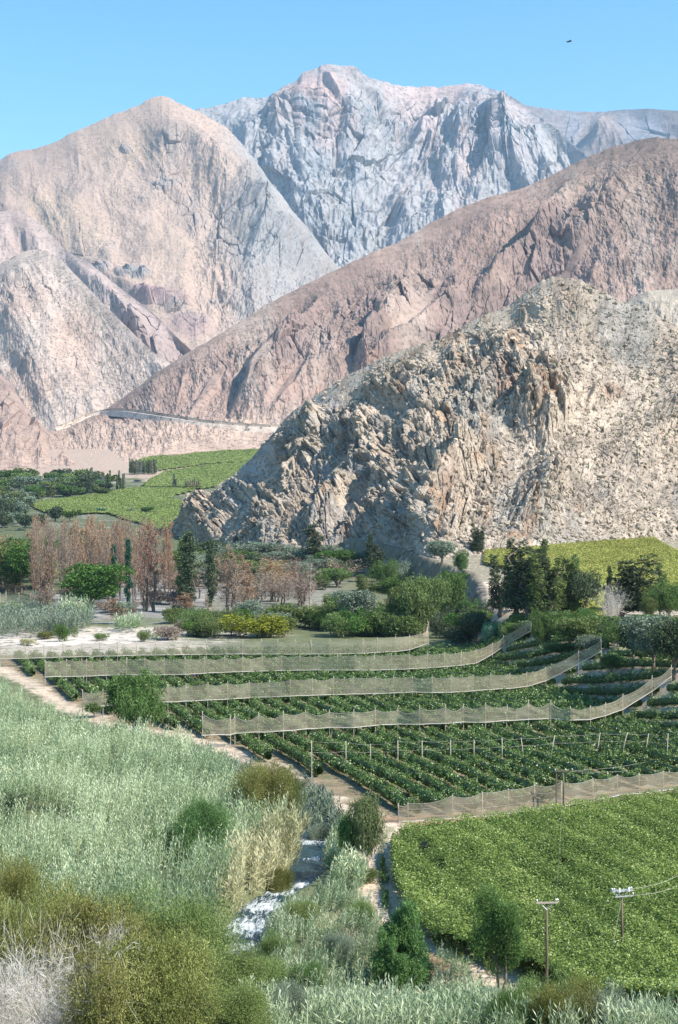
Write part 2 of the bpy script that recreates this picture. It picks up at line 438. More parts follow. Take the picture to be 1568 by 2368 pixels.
# river
def build_river():
    P = RIV.copy(); seg = np.hypot(*np.diff(P, axis=0).T); s = np.concatenate([[0], np.cumsum(seg)])
    t = np.arange(0, s[-1], .3)
    cx = np.interp(t, s, P[:, 0]); cy = np.interp(t, s, P[:, 1])
    k = np.ones(9)/9
    cx = np.convolve(np.pad(cx, 4, 'edge'), k, 'valid'); cy = np.convolve(np.pad(cy, 4, 'edge'), k, 'valid')
    dx, dy = np.gradient(cx), np.gradient(cy); l = np.hypot(dx, dy); nx, ny = dy/l, -dx/l
    w = np.linspace(-2.2, 2.2, 20)
    X = cx[:, None]+nx[:, None]*w; Y = cy[:, None]+ny[:, None]*w
    foam = np.zeros_like(X)
    for px, py, r in [(612, 2095, 3.2), (655, 2062, 2.2), (700, 2045, 1.8), (718, 1945, 2.2), (575, 2140, 4.), (726, 1985, 1.2), (560, 2190, 2.)]:
        fx, fy = flat(px, py, -30.); foam = np.maximum(foam, 1-np.clip(np.hypot(X-fx, Y-fy)/r, 0, 1)**2)
    foam = foam*.95 + .12
    Z = -30.05+.10*fbm(X*1.2, Y*1.2, 3, .6, 60)+.12*foam*fbm(X*2.5, Y*2.5, 2, .6, 63)
    o = mk('river_water', np.stack([X, Y, Z], -1).reshape(-1, 3), grid_faces(*X.shape), M['water'], smooth=True, attrs={'foam': foam.ravel(), 'flow': np.stack([np.repeat(t*.8, len(w)), np.tile(w*3.2, len(t))+.8*pn(X*.8, Y*.8, 66).ravel(), 0*X.ravel()], 1)})
    tag(o, kind='structure')
build_river()

# ------------------------------------------------------------------ hills and mountains
ZB = {}          # coarse first-surface map of the hills for setting things on them
def ribs_height(px, py, ribs):
    H = np.zeros_like(px)
    for pts, amp, wl, wr in ribs:
        best = np.full(px.shape, 1e9); side = np.zeros_like(px); along = np.zeros_like(px)
        n = len(pts)-1
        for k in range(n):
            (ax, ay), (bx, by) = pts[k], pts[k+1]
            vx, vy = bx-ax, by-ay; L2 = vx*vx+vy*vy
            t = np.clip(((px-ax)*vx+(py-ay)*vy)/L2, 0, 1)
            ex, ey = px-ax-t*vx, py-ay-t*vy; d = np.hypot(ex, ey)
            m = d < best
            best = np.where(m, d, best); side = np.where(m, np.sign(ex*(-vy)+ey*vx), side); along = np.where(m, (k+t)/n, along)
        # pts run downhill (py grows); side>0 is the picture's left of the line
        w = np.where(side > 0, wl, wr)
        prof = np.clip(1-best/w, 0, 1); prof = np.where(side > 0, sstep(0, 1, prof), prof**1.4)
        env = np.sin(np.pi*np.clip(along*.86+.09, 0, 1))**.6
        H = H + amp*prof*env
    return H

def loft(name, crest, foot, nx, ny, dispf, colf, mat, vpow=1.0, kcrest=.12, back=.12, backslope=.6, ribs=(), smooth=False, jag=0., ribk=1., key=None):
    crest = np.array(crest, float); foot = np.array(foot, float)
    px = np.linspace(crest[0, 0], crest[-1, 0], nx)
    cy = np.interp(px, crest[:, 0], crest[:, 1]); cY = np.interp(px, crest[:, 0], crest[:, 2])
    for _ in range(2): cY = np.convolve(np.pad(cY, 30, 'reflect', reflect_type='odd'), np.ones(61)/61, 'valid')
    jg = -jag*(fbm(px*.035, px*0+.5, 3, .6, 91)) - jag*.35*facets(px*.08, px*0+.3, 93, .8) if jag else 0*px
    fy = np.interp(px, foot[:, 0], foot[:, 1]); fY = np.interp(px, foot[:, 0], foot[:, 2])
    for _ in range(2): fY = np.convolve(np.pad(fY, 30, 'reflect', reflect_type='odd'), np.ones(61)/61, 'valid')
    v = np.linspace(0, 1.04, ny)[:, None]
    PX = np.broadcast_to(px, (ny, nx)).copy(); PY = cy+(fy-cy)*v+jg*np.exp(-v/.012)
    Yd = cY+(fY-cY)*np.minimum(v, 1)**vpow
    Yd = np.where(v > 1, fY*(1-(v-1)*.2), Yd)
    X = (PX-CX)/F*Yd; Z = (HY-PY)/F*Yd
    P = np.stack([X, Yd, Z], -1)
    du = np.gradient(P, axis=1); dv = np.gradient(P, axis=0)
    Nn = np.cross(dv, du); Nn /= np.linalg.norm(Nn, axis=-1, keepdims=True)
    Nn = np.where((Nn[..., 2:3] < 0), -Nn, Nn)
    # surface metres: along the contour and down the slope
    sc_ = cY.mean()/F
    U = PX*sc_; W = PY*sc_
    d, rough = dispf(PX, PY, U, W, v)
    if len(ribs): d = d + ribk*ribs_height(PX+6*pn(PY*.03, PX*.03, 71), PY, ribs)
    d = (d-(d.mean() if key != 'brown' else 0))*(1-.75*sstep(.75, .97, v))
    fade = kcrest+(1-kcrest)*sstep(0, .17, v)
    fade = fade*(1-.85*sstep(.97, 1.03, v))
    P = P+Nn*(d*fade)[..., None]
    C = colf(PX, PY, U, W, v, rough)
    # far side of the crest
    nb = 14
    L = back*cY.mean()
    tb = (np.linspace(1, 0, nb, endpoint=False)[:, None])**1.5
    B = np.repeat(P[:1], nb, 0).copy()
    B[..., 1] += tb*L; B[..., 2] -= tb*L*backslope*(.8+.4*tb); B[..., 0] += tb*L*((px-CX)/F)[None]
    P2 = np.concatenate([B, P]); C2 = np.concatenate([np.repeat(C[:1], nb, 0), C])
    o = mk(name, P2.reshape(-1, 3), grid_faces(*P2.shape[:2]), mat, smooth=smooth, attrs={'Col': C2.reshape(-1, 3)})
    tag(o, kind='structure')
    # fill the first-surface map
    q = P.reshape(-1, 3)
    ip = np.rint((CX+F*q[:, 0]/q[:, 1])/3).astype(int); jp = np.rint((HY-F*q[:, 2]/q[:, 1])/3).astype(int)
    zb = {}
    order = np.argsort(-q[:, 1])
    grid = np.full((900, 560), -1, int); ok = (ip >= 0) & (ip < 560) & (jp >= 0) & (jp < 900)
    order = order[ok[order]]
    grid[jp[order], ip[order]] = order
    ZB[key or name] = (grid, q, rough.reshape(-1))
    return o

def on_hill(name, px, py):
    g, q, _ = ZB[name]
    for r in range(0, 6):
        j, i = int(round(py/3)), int(round(px/3))
        s = g[max(0, j-r):j+r+1, max(0, i-r):i+r+1]; s = s[s >= 0]
        if len(s): return Vector(q[s[np.argmin(q[s, 1])]])
    return None

def lerpc(a, b, t): t = np.clip(t, 0, 1)[..., None]; return np.asarray(a)*(1-t)+np.asarray(b)*t
def blob(PX, PY, l):
    r = np.zeros_like(PX)
    for cx, cy, rx, ry, s in l: r = np.maximum(r, s*np.clip(1.25-((PX-cx)/rx)**2-((PY-cy)/ry)**2, 0, 1))
    return r

# back ridge, right of the summit
def d_back(PX, PY, U, W, v):
    r = sstep(.1, .6, fbm(U*.0016, W*.001, 3, .5, 101))
    return 60*ridged(U*.0013, W*.0008, 5, .5, 102)+18*r*facets(U*.012, W*.01, 104), r
def c_back(PX, PY, U, W, v, r):
    c = lerpc((.29, .225, .20), (.22, .22, .24), r); return c
loft('mountain', [(1000,300,9200),(1180,240,9200),(1210,243,9200),(1260,250,9200),(1320,257,9200),(1400,261,9200),(1440,257,9000),(1500,251,8800),(1568,255,8600),(1700,270,8400)],
     [(1000,700,7400),(1700,700,7400)], 420, 260, d_back, c_back, M['far'], ribs=[([(1440,260),(1400,350),(1330,420)], 160, 60, 160)])

# the summit massif
peak_blobs = [(830,175,28,22,1),(770,172,25,18,1),(1110,215,60,22,.9),(1000,330,150,110,.75),(850,340,170,120,.8),(700,260,80,60,.8),(1130,330,120,90,.8),(650,330,90,110,.5),(800,480,140,90,.5),(950,470,120,70,.6)]
def d_peak(PX, PY, U, W, v):
    r = np.clip(blob(PX, PY, peak_blobs)+.45*fbm(U*.0022, W*.002, 3, .5, 111), 0, 1)
    wx = U+220*pn(U*.0012, W*.0012, 112); wy = W+220*pn(U*.0012, W*.0012, 113)
    d = 95*ridged((wx+.25*wy)*.0011, wy*.0006, 5, .5, 114)
    d = d + r*(52*facets((wx+.6*wy)*.006, (wy-.3*wx)*.004, 115, 1.3)+24*facets((wx+.5*wy)*.014, wy*.010, 116)+10*facets(wx*.034, wy*.026, 117))
    d = d + 26*fbm(U*.008, W*.006, 4, .6, 118)
    return d, r
def c_peak(PX, PY, U, W, v, r):
    n = fbm(U*.0016, W*.0012, 5, .6, 120)
    c = lerpc((.325, .31, .305), (.375, .305, .285), sstep(.05, .75, n+.25*(PY < 260)))
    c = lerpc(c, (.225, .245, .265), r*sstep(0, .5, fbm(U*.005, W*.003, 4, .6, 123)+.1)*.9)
    c = lerpc(c, (.40, .29, .255), blob(PX, PY, [(735,215,70,45,.9),(1000,215,80,25,.6),(700,220,60,30,.6)]))
    c = lerpc(c, (.33, .315, .30), sstep(.15, .5, fbm(U*.006, W*.0012, 3, .6, 125))*.6)
    return c
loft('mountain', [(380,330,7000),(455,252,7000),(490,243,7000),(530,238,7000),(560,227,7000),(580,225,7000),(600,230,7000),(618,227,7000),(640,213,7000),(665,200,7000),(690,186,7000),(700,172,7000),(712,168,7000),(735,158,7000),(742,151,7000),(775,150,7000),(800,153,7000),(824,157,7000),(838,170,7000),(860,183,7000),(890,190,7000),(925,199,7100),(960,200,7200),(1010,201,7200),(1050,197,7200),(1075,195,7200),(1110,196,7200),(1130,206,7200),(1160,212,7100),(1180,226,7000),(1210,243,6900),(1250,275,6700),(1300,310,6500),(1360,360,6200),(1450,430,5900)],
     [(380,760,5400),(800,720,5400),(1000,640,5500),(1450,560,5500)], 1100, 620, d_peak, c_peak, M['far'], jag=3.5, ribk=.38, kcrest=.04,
     ribs=[([(748,155),(765,190),(790,230)], 210, 14, 60),([(820,158),(835,185),(870,215),(900,260)], 230, 16, 60),([(930,200),(955,260),(1010,330),(1040,400)], 150, 50, 120),([(640,215),(660,290),(700,360),(730,440)], 190, 60, 120),
           ([(1100,235),(1090,270),(1060,330),(1075,380)], 100, 36, 110),([(560,230),(590,300),(640,370),(700,450),(760,540)], 150, 60, 90),([(820,260),(800,330),(830,400),(800,470)], 190, 40, 110),([(1180,340),(1130,400),(1080,450)], 150, 36, 90),([(960,380),(930,440),(940,500),(900,560)], 170, 40, 100),([(1000,270),(960,330),(900,380)], 140, 30, 80)])

# the left mountain
left_blobs = [(315,640,45,22,1.1),(240,630,22,16,.7),(370,700,60,26,.95),(440,750,50,30,.6),(390,415,45,14,.6),(470,470,80,60,.4),(560,520,90,100,.55),(650,560,90,70,.6),(420,320,60,40,.3),(600,430,60,60,.5),(500,690,30,20,.5),(290,330,16,10,.8),(400,720,40,22,.9),(20,380,40,20,.4),(100,370,20,10,.5)]
def d_left(PX, PY, U, W, v):
    r = np.clip(blob(PX, PY, left_blobs)+.32*(fbm(U*.004, W*.004, 3, .55, 131)-.2), 0, 1)
    rx = sstep(380, 560, PX)
    d = (50+45*rx)*fbm((U-.35*W)*.0019, (W+.1*U)*.0015, 4, .45, 132)+(9+20*rx)*ridged((U-.2*W+60*pn(U*.004,W*.004,129))*.0048, W*.0019, 4, .5, 128) + 3.5*ridged((U+40*pn(U*.008,W*.008,130))*.010, W*.0026, 3, .5, 133)
    d = d + r*(20*facets(U*.014, W*.012, 134)+9*facets(U*.034, W*.03, 135)) + (2.2+6*rx)*fbm(U*.02, W*.018, 4, .65, 136)
    return d, r
def c_left(PX, PY, U, W, v, r):
    n = fbm(U*.0022, W*.0008, 4, .6, 140)
    c = lerpc((.375, .29, .24), (.33, .255, .215), sstep(-.3, .5, n))
    c = lerpc(c, (.40, .31, .235), blob(PX, PY, [(130,500,90,60,.9),(190,560,60,50,.6),(300,330,140,50,.4),(400,600,80,90,.3)]))
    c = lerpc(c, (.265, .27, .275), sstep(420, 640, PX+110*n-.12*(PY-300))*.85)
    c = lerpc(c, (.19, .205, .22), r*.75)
    c = lerpc(c, (.27, .175, .18), blob(PX, PY, [(370,700,70,30,.7),(440,760,60,30,.5)]))
    c = lerpc(c, (.27, .225, .20), sstep(.25, .6, fbm(U*.012, W*.0016, 3, .6, 143))*.35)
    return c
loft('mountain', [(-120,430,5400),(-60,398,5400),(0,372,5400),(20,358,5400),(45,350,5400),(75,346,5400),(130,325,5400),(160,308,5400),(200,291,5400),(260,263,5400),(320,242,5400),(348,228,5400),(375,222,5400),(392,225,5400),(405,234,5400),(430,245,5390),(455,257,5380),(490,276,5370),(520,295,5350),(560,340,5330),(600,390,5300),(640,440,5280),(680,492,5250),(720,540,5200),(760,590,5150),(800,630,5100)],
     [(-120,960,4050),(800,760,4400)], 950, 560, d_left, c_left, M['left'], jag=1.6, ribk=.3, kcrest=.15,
     ribs=[([(375,222),(420,300),(480,370),(560,440),(640,520),(720,600)], 150, 90, 60),([(390,400),(450,460),(470,560)], 60, 30, 60),([(200,430),(160,500),(130,560)], 40, 60, 60),([(560,440),(580,520),(640,590)], 110, 40, 50),([(250,640),(310,680),(380,740)], 60, 30, 60)])

# pinkish spur, then the pale slope, lower left
def d_spur(PX, PY, U, W, v):
    r = np.clip(sstep(200, 330, PX)*.7+.3*fbm(U*.006, W*.006, 3, .5, 151), 0, 1)
    d = 26*ridged((U-.4*W)*.0036, (W+.3*U)*.0018, 4, .5, 152)+r*(10*facets(U*.022, W*.018, 154)+4*facets(U*.06, W*.05, 155))+3*fbm(U*.03, W*.02, 4, .6, 156)
    return d, r
def c_spur(PX, PY, U, W, v, r):
    c = lerpc((.37, .305, .285), (.34, .275, .255), sstep(-.3, .4, fbm(U*.004, W*.002, 4, .6, 157)))
    return lerpc(c, (.28, .235, .23), r*.5)
loft('mountain', [(-120,500,3700),(0,490,3700),(40,487,3700),(62,494,3700),(100,525,3650),(125,552,3600),(150,578,3500),(210,612,3400),(270,660,3300),(330,706,3150),(380,748,3050),(420,788,2950),(445,815,2900)],
     [(-120,900,3000),(445,900,2800)], 520, 330, d_spur, c_spur, M['left'], jag=1.5, ribs=[([(60,495),(90,560),(110,640)], 40, 50, 60),([(150,578),(230,650),(310,740),(400,820)], 18, 50, 30)])
def d_pale(PX, PY, U, W, v):
    r = np.clip(.6*(fbm(U*.005, W*.005, 3, .5, 161)-.15)+.6*(PX < 60)*sstep(840, 900, PY), 0, 1)
    d = 18*ridged((U-.5*W)*.004, (W+.5*U)*.0014, 4, .5, 162)+3.5*ridged((U-.6*W)*.02, (W+.5*U)*.003, 2, .5, 163)+r*5*facets(U*.05, W*.04, 164)+1.8*fbm(U*.05, W*.035, 4, .65, 166)
    return d, r
def c_pale(PX, PY, U, W, v, r):
    s = fbm(U*.012, W*.0014, 4, .6, 167)
    c = lerpc((.385, .325, .28), (.33, .275, .24), sstep(-.2, .4, s))
    c = lerpc(c, (.38, .28, .225), blob(PX, PY, [(170,800,60,120,.6),(60,700,60,60,.5),(60,900,80,60,.6)]))
    return lerpc(c, (.26, .23, .215), r*.7)
loft('hill', [(-120,660,2900),(0,612,2900),(50,586,2900),(90,575,2900),(110,580,2880),(140,600,2850),(180,640,2780),(230,692,2700),(290,752,2600),(350,812,2500),(400,845,2450),(440,880,2400),(480,930,2350)],
     [(-120,1075,2200),(200,1040,2250),(480,1000,2250)], 560, 420, d_pale, c_pale, M['mid'], jag=1.2)
def c_red(PX, PY, U, W, v, r):
    c = lerpc((.35, .26, .21), (.28, .20, .17), sstep(-.2, .4, fbm(U*.01, W*.006, 4, .6, 171)))
    return lerpc(c, (.22, .17, .155), r*.6)
def d_red(PX, PY, U, W, v):
    r = np.clip(.8*sstep(1060, 990, PY)+.5*fbm(U*.01, W*.01, 3, .5, 172)-.1, 0, 1)
    return 16*ridged(U*.008, W*.003, 4, .5, 173)+r*(5*facets(U*.07, W*.06, 174))+2*fbm(U*.06, W*.05, 4, .6, 176), r
g1 = gp(0, 1088); g2 = gp(120, 1090)
loft('hill', [(-120,800,2100),(0,862,2050),(25,885,2030),(55,935,1990),(85,975,1950),(115,998,1920),(140,1020,1850),(170,1050,1780)],
     [(-120,1092,1470),(0,1092,1480),(170,1090,1500)], 330, 300, d_red, c_red, M['mid'], jag=1.2, key='red')

# the brown ridge running down from the right
brown_blobs = [(1100,760,90,90,.7),(900,720,120,60,.8),(1230,620,110,60,.9),(1300,540,90,50,.9),(1000,660,120,50,.7),(700,800,120,50,.75),(600,830,90,50,.6),(860,830,60,50,.8),(640,930,60,50,.4),(1050,820,70,60,.8),(1180,700,60,40,.8),(500,850,80,40,.5),(1180,500,100,40,.4),(1400,500,70,40,.5)]
def d_brown(PX, PY, U, W, v):
    scree = blob(PX+.75*(PY-800), PY, [(905,700,14,120,1),(1190,620,14,60,1),(855,800,16,60,1),(640,860,20,90,1),(545,880,16,60,.9),(740,900,20,60,.9)])
    r = np.clip(blob(PX, PY, brown_blobs)+.35*fbm(U*.006, W*.005, 3, .5, 181), 0, 1)*(1-scree*.95)*(1-.85*sstep(930, 985, PY))
    d = 26*(ridged((U+.6*W+30*pn(U*.01, W*.01, 180))*.0036, (W-.3*U)*.0026, 4, .45, 182)-.85)*(1-.5*scree)*(1-.93*sstep(930, 985, PY))
    d = d+r*(8*facets((U+.3*W)*.03, W*.024, 184)+4.2*facets(U*.07, W*.06, 185)+1.6*facets(U*.16, W*.14, 189))+2.2*fbm(U*.06, W*.05, 4, .65, 186)*(1-scree)
    return d, r
def c_brown(PX, PY, U, W, v, r):
    n = fbm(U*.006, W*.003, 5, .6, 187)
    c = lerpc((.29, .215, .18), (.225, .165, .14), sstep(-.3, .4, n))
    c = lerpc(c, (.19, .15, .145), r*.55)
    c = lerpc(c, (.33, .275, .235), sstep(.1, .5, fbm(U*.012, W*.004, 4, .6, 188))*.6)
    c = lerpc(c, (.35, .22, .16), blob(PX, PY, [(720,930,60,30,.8),(690,880,60,25,.35),(450,900,60,30,.2),(860,900,60,40,.5)])*sstep(-.3, .2, n))
    c = lerpc(c, (.39, .295, .235), sstep(955, 985, PY+20*n)*sstep(0, 1, (660-PX)/80)*.95)
    return lerpc(c, (.24, .185, .15), sstep(1250, 1400, PX)*sstep(650, 400, PY)*.5)
loft('hill', [(70,1030,2000),(110,1000,2027),(160,985,2055),(200,962,2082),(250,942,2093),(330,888,2126),(400,838,2148),(440,813,2159),(500,776,2181),(560,740,2203),(620,700,2225),(700,660,2247),(780,620,2275),(860,582,2302),(920,560,2313),(1000,512,2335),(1060,482,2346),(1130,456,2357),(1200,440,2357),(1270,410,2357),(1340,372,2346),(1420,340,2330),(1480,325,2302),(1520,318,2275),(1568,322,2247),(1700,350,2220)],
     [(70,1092,1500),(250,1084,1510),(330,1072,1560),(420,1056,1620),(560,1042,1690),(700,1040,1690),(1000,1010,1720),(1700,980,1750)], 1150, 700, d_brown, c_brown, M['mid'], key='brown', jag=1.4, kcrest=.08,
     ribs=[([(1140,620),(1040,720),(960,800),(840,880)], 32, 30, 60),([(1330,430),(1250,560),(1160,640),(1110,700)], 40, 34, 80),([(960,640),(900,740),(850,850)], 30, 26, 60),([(760,660),(700,760),(600,850),(560,940)], 24, 40, 60),([(1450,400),(1380,520),(1300,620)], 26, 60, 110),([(270,948),(400,960),(540,980),(640,992)], 7, 10, 6)])

# pale hill behind the rocky one at the right edge
def d_h2(PX, PY, U, W, v): return 4*ridged(U*.02, W*.01, 4, .5, 191)+1.2*fbm(U*.1, W*.1, 4, .6, 192), PX*0
def c_h2(PX, PY, U, W, v, r): return lerpc((.37, .315, .25), (.31, .265, .215), sstep(-.3, .4, fbm(U*.03, W*.03, 4, .6, 193)))
loft('hill', [(1380,760,1250),(1454,696,1250),(1499,674,1250),(1568,667,1240),(1700,660,1230)], [(1380,900,1000),(1700,900,1000)], 260, 200, d_h2, c_h2, M['rock'], jag=1.0)

# the rocky hill in the middle distance
H_blobs = [(1130,860,110,100,1),(1260,910,70,70,1),(960,880,130,90,.9),(880,1050,200,120,1.1),(760,1180,170,120,1.1),(560,1180,130,90,.95),(1080,1130,110,130,.95),(1220,1150,110,90,.8),(1280,1070,60,40,.6),(700,1000,120,60,1),(1040,780,80,40,.7),(500,1170,90,60,.9),(940,1220,140,80,.8),(640,1250,100,60,1),(1400,890,30,25,.7),(1240,690,40,25,.5),(1180,1240,90,30,.8),(1060,960,100,60,.8),(1340,1160,60,50,.45)]
def d_H(PX, PY, U, W, v):
    scree = np.maximum(blob(PX+.75*(PY-1130), PY, [(870,1190,26,70,1),(600,1200,30,80,1),(740,1060,26,60,.8),(1150,1080,40,90,.55),(1110,1000,40,50,.6)]),
                       blob(PX, PY, [(1200,985,30,16,.6),(1330,1010,70,60,.5),(1360,1130,60,40,.4),(1440,900,160,200,.65),(1350,760,120,60,.5),(1470,1180,120,90,.5)]))
    r = np.clip(blob(PX, PY, H_blobs)*.9+.55*fbm(U*.028, W*.028, 3, .5, 201)+.2, 0, 1)*(1-scree*.85)
    wx = U+7*pn(U*.03, W*.03, 202); wy = W+7*pn(U*.03, W*.03, 203)
    d = 6*ridged((wx+.6*wy)*.018, (wy-.2*wx)*.011, 4, .5, 204)*(.2+.8*r)
    a = facets((wx+.4*wy)*.085, (wy-.3*wx)*.070, 205, 1.7)
    b = facets((wx+.2*wy)*.19, (wy-.2*wx)*.165, 206, 1.7)
    c = facets(wx*.36, wy*.34, 207, 1.6)
    e = facets(U*.75, W*.6, 208, 1.3)
    d = d+r*(2.9*a+2.5*b)+(.25+.75*r)*1.25*c+(.35+.6*r)*.5*e+.25*fbm(U*.2, W*.2, 3, .6, 209)
    return d, r
def c_H(PX, PY, U, W, v, r):
    n = fbm(U*.03, W*.02, 5, .6, 210)
    c = lerpc((.405, .335, .265), (.345, .285, .23), sstep(-.3, .4, n))
    c = lerpc(c, (.36, .295, .23), r*.6)
    c = lerpc(c, (.29, .27, .24), sstep(.0, .5, fbm(U*.016, W*.012, 4, .6, 211)-.25*((PX > 1250)))*.8)
    c = lerpc(c, (.31, .195, .12), r*sstep(.25, .6, fbm(U*.05, W*.03, 4, .6, 212))*.75)
    c = lerpc(c, (.29, .20, .15), blob(PX, PY, [(1170,880,30,50,.8),(1420,890,30,20,.8),(1270,820,60,20,.4),(1050,1150,30,60,.5),(790,1250,40,40,.4)]))
    c = lerpc(c, (.275, .27, .265), (PX < 860)*sstep(.0, .35, fbm(U*.03, W*.03, 3, .6, 213)+.1)*.55)
    h = worley(U*.34, W*.27, 207)[2]
    return c*(.74+.42*_r1[h])[..., None]
hf = []
for px, py in [(380,1226),(420,1240),(480,1272),(560,1302),(620,1312),(700,1316),(820,1316),(900,1312),(960,1306),(1010,1298),(1080,1286),(1160,1282),(1280,1270),(1400,1260),(1568,1249),(1700,1240)]:
    p = gp(px, py); hf.append((px, py, p.y))
ribsH = [([(1185,785),(1150,850),(1105,935)], 11, 14, 60),([(1160,800),(1120,860),(1080,920)], 7, 9, 30),([(1235,850),(1240,900),(1262,965)], 8, 12, 40),([(1282,890),(1300,930),(1310,965)], 6, 12, 34),
         ([(1085,1020),(1050,1090),(1005,1180),(965,1245)], 20, 20, 70),([(930,1020),(905,1090),(880,1160)], 10, 10, 40),([(850,1080),(800,1170),(745,1230),(700,1305)], 19, 18, 80),
         ([(690,1150),(640,1200),(600,1270)], 15, 16, 60),([(640,1110),(560,1180),(520,1230)], 9, 16, 60),([(985,800),(940,860),(905,930)], 10, 10, 50),([(1070,770),(1050,800),(1040,835)], 7, 9, 30),
         ([(790,905),(740,950),(700,1000)], 9, 10, 30),([(1285,1090),(1230,1150),(1180,1225)], 10, 14, 70),([(720,1010),(700,1060),(640,1120)], 8, 14, 50),([(870,960),(830,1020),(800,1060)], 9, 12, 50),
         ([(1000,930),(960,1000),(940,1060)], 9, 10, 40),([(1385,875),(1378,900),(1370,915)], 6, 9, 26),([(1140,640+180),(1135,840),(1095,900)], 5, 8, 20),([(500,1130),(470,1180),(430,1220)], 6, 14, 40),([(1000,860),(975,900),(930,960)], 9, 11, 36),([(790,1130),(760,1180),(740,1210)], 7, 10, 30),([(1230,660),(1205,690),(1180,730)], 5, 9, 30)]
loft('hill', [(372,1232,905),(400,1203,902),(425,1180,901),(440,1166,900),(470,1152,894),(500,1136,888),(540,1099,880),(580,1060,872),(620,1018,864),(650,984,859),(680,950,853),(700,941,850),(740,906,845),(780,881,840),(850,846,832),(900,821,827),(960,800,821),(1010,786,817),(1060,761,814),(1110,732,810),(1150,716,808),(1180,706,806),(1210,681,804),(1250,651,800),(1275,641,798),(1310,640,795),(1340,645,792),(1384,672,787),(1429,694,783),(1459,704,780),(1484,711,778),(1568,756,770),(1700,830,755)],
     hf, 1250, 760, d_H, c_H, M['rock'], jag=3.0, ribk=.6, kcrest=.06, ribs=ribsH)

#@VEG
# ------------------------------------------------------------------ foliage builders
def leafcards(C, A, B):
    """rhombic leaves: centre, half length vector, half width vector"""
    n = len(C); V = np.stack([C-A, C+B, C+A, C-B], 1).reshape(-1, 3)
    return V, np.arange(4*n).reshape(n, 4)

def rdir(n, r=rng):
    d = r.normal(size=(n, 3)); return d/np.linalg.norm(d, axis=1, keepdims=True)

def crown_pts(lobes, n, shell, r, clump=9, spread=.09):
    L = np.array(lobes, float); area = (L[:, 3]*L[:, 5]+L[:, 3]*L[:, 4]); p = area/area.sum()
    m = max(1, n//clump)
    k = r.choice(len(L), m, p=p); d = rdir(m, r)
    rad = (shell+(1-shell)*r.random(m)**.6)*(1+.22*pn(d[:, 0]*2.3+k*3.1, d[:, 2]*2.3+d[:, 1]*1.7, 300))
    C = L[k, :3]+d*L[k, 3:6]*rad[:, None]
    C = np.repeat(C, clump, 0); dd = np.repeat(d, clump, 0); R = np.repeat(L[k, 3:6].mean(1), clump)
    C = C+r.normal(size=C.shape)*(spread*np.maximum(R, .6))[:, None]
    return C, dd

def make_crown(name, lobes, n, leaf, mat, shell=.55, aspect=2.0, droop=0., clump=9, spread=.12, seed=1):
    r = np.random.default_rng(seed)
    C, d = crown_pts(lobes, n, shell, r, clump, spread); n = len(C)
    a = rdir(n, r); a = a+d*.5; a[:, 2] -= droop; a /= np.linalg.norm(a, axis=1, keepdims=True)
    b = np.cross(a, rdir(n, r)); b /= np.linalg.norm(b, axis=1, keepdims=True)
    s = leaf*(.7+.6*r.random(n))[:, None]
    V, Q = leafcards(C, a*s*.5, b*s*.5/aspect)
    return mesh_only(name, V, Q, mat, np.repeat(r.random(n), 4))

def mesh_only(name, V, Q, mat, rnd=None, mats=None, midx=None):
    o = mk(name, V, Q, mat, attrs={'rnd': rnd} if rnd is not None else None, mats=mats, midx=midx)
    me = o.data; bpy.data.objects.remove(o); return me

def tb_mesh(tb, name, mat):
    o = tb.build(name, mat, smooth=True); me = o.data; bpy.data.objects.remove(o); return me

def limb(p0, p1, r0, r1, r, n=5, wob=.08):
    t = np.linspace(0, 1, n)[:, None]; p0, p1 = np.asarray(p0, float), np.asarray(p1, float)
    L = np.linalg.norm(p1-p0); P = p0+(p1-p0)*t
    P[1:-1] += r.normal(size=(n-2, 3))*wob*L*.5
    return P, np.linspace(r0, r1, n)

def trunk_to(lobes, base_r, fork, r, stems=1, lean=.0):
    tb = TB(); L = np.array(lobes, float)
    for s in range(stems):
        a = r.random()*6.28; off = np.array([math.cos(a), math.sin(a), 0])*(.12*(stems > 1)*(1+s))
        f = np.array([off[0]*3+lean*fork, off[1]*3, fork*(.8+.3*r.random())])
        P, R = limb(off*.8+np.array([0, 0, -.4]), f, base_r*1.25, base_r*.7, r); tb.tube(P, R, 7)
        for k, l in enumerate(L):
            if k % stems != s: continue
            P, R = limb(f, l[:3]+np.array([0, 0, l[5]*.25]), base_r*.55, base_r*.10, r); tb.tube(P, R, 5)
            for q in range(3):
                d = rdir(1, r)[0]*l[3:6]*.8
                P2, R2 = limb(P[2+q % 2], l[:3]+d, base_r*.22, base_r*.04, r, 4); tb.tube(P2, R2, 4)
    return tb

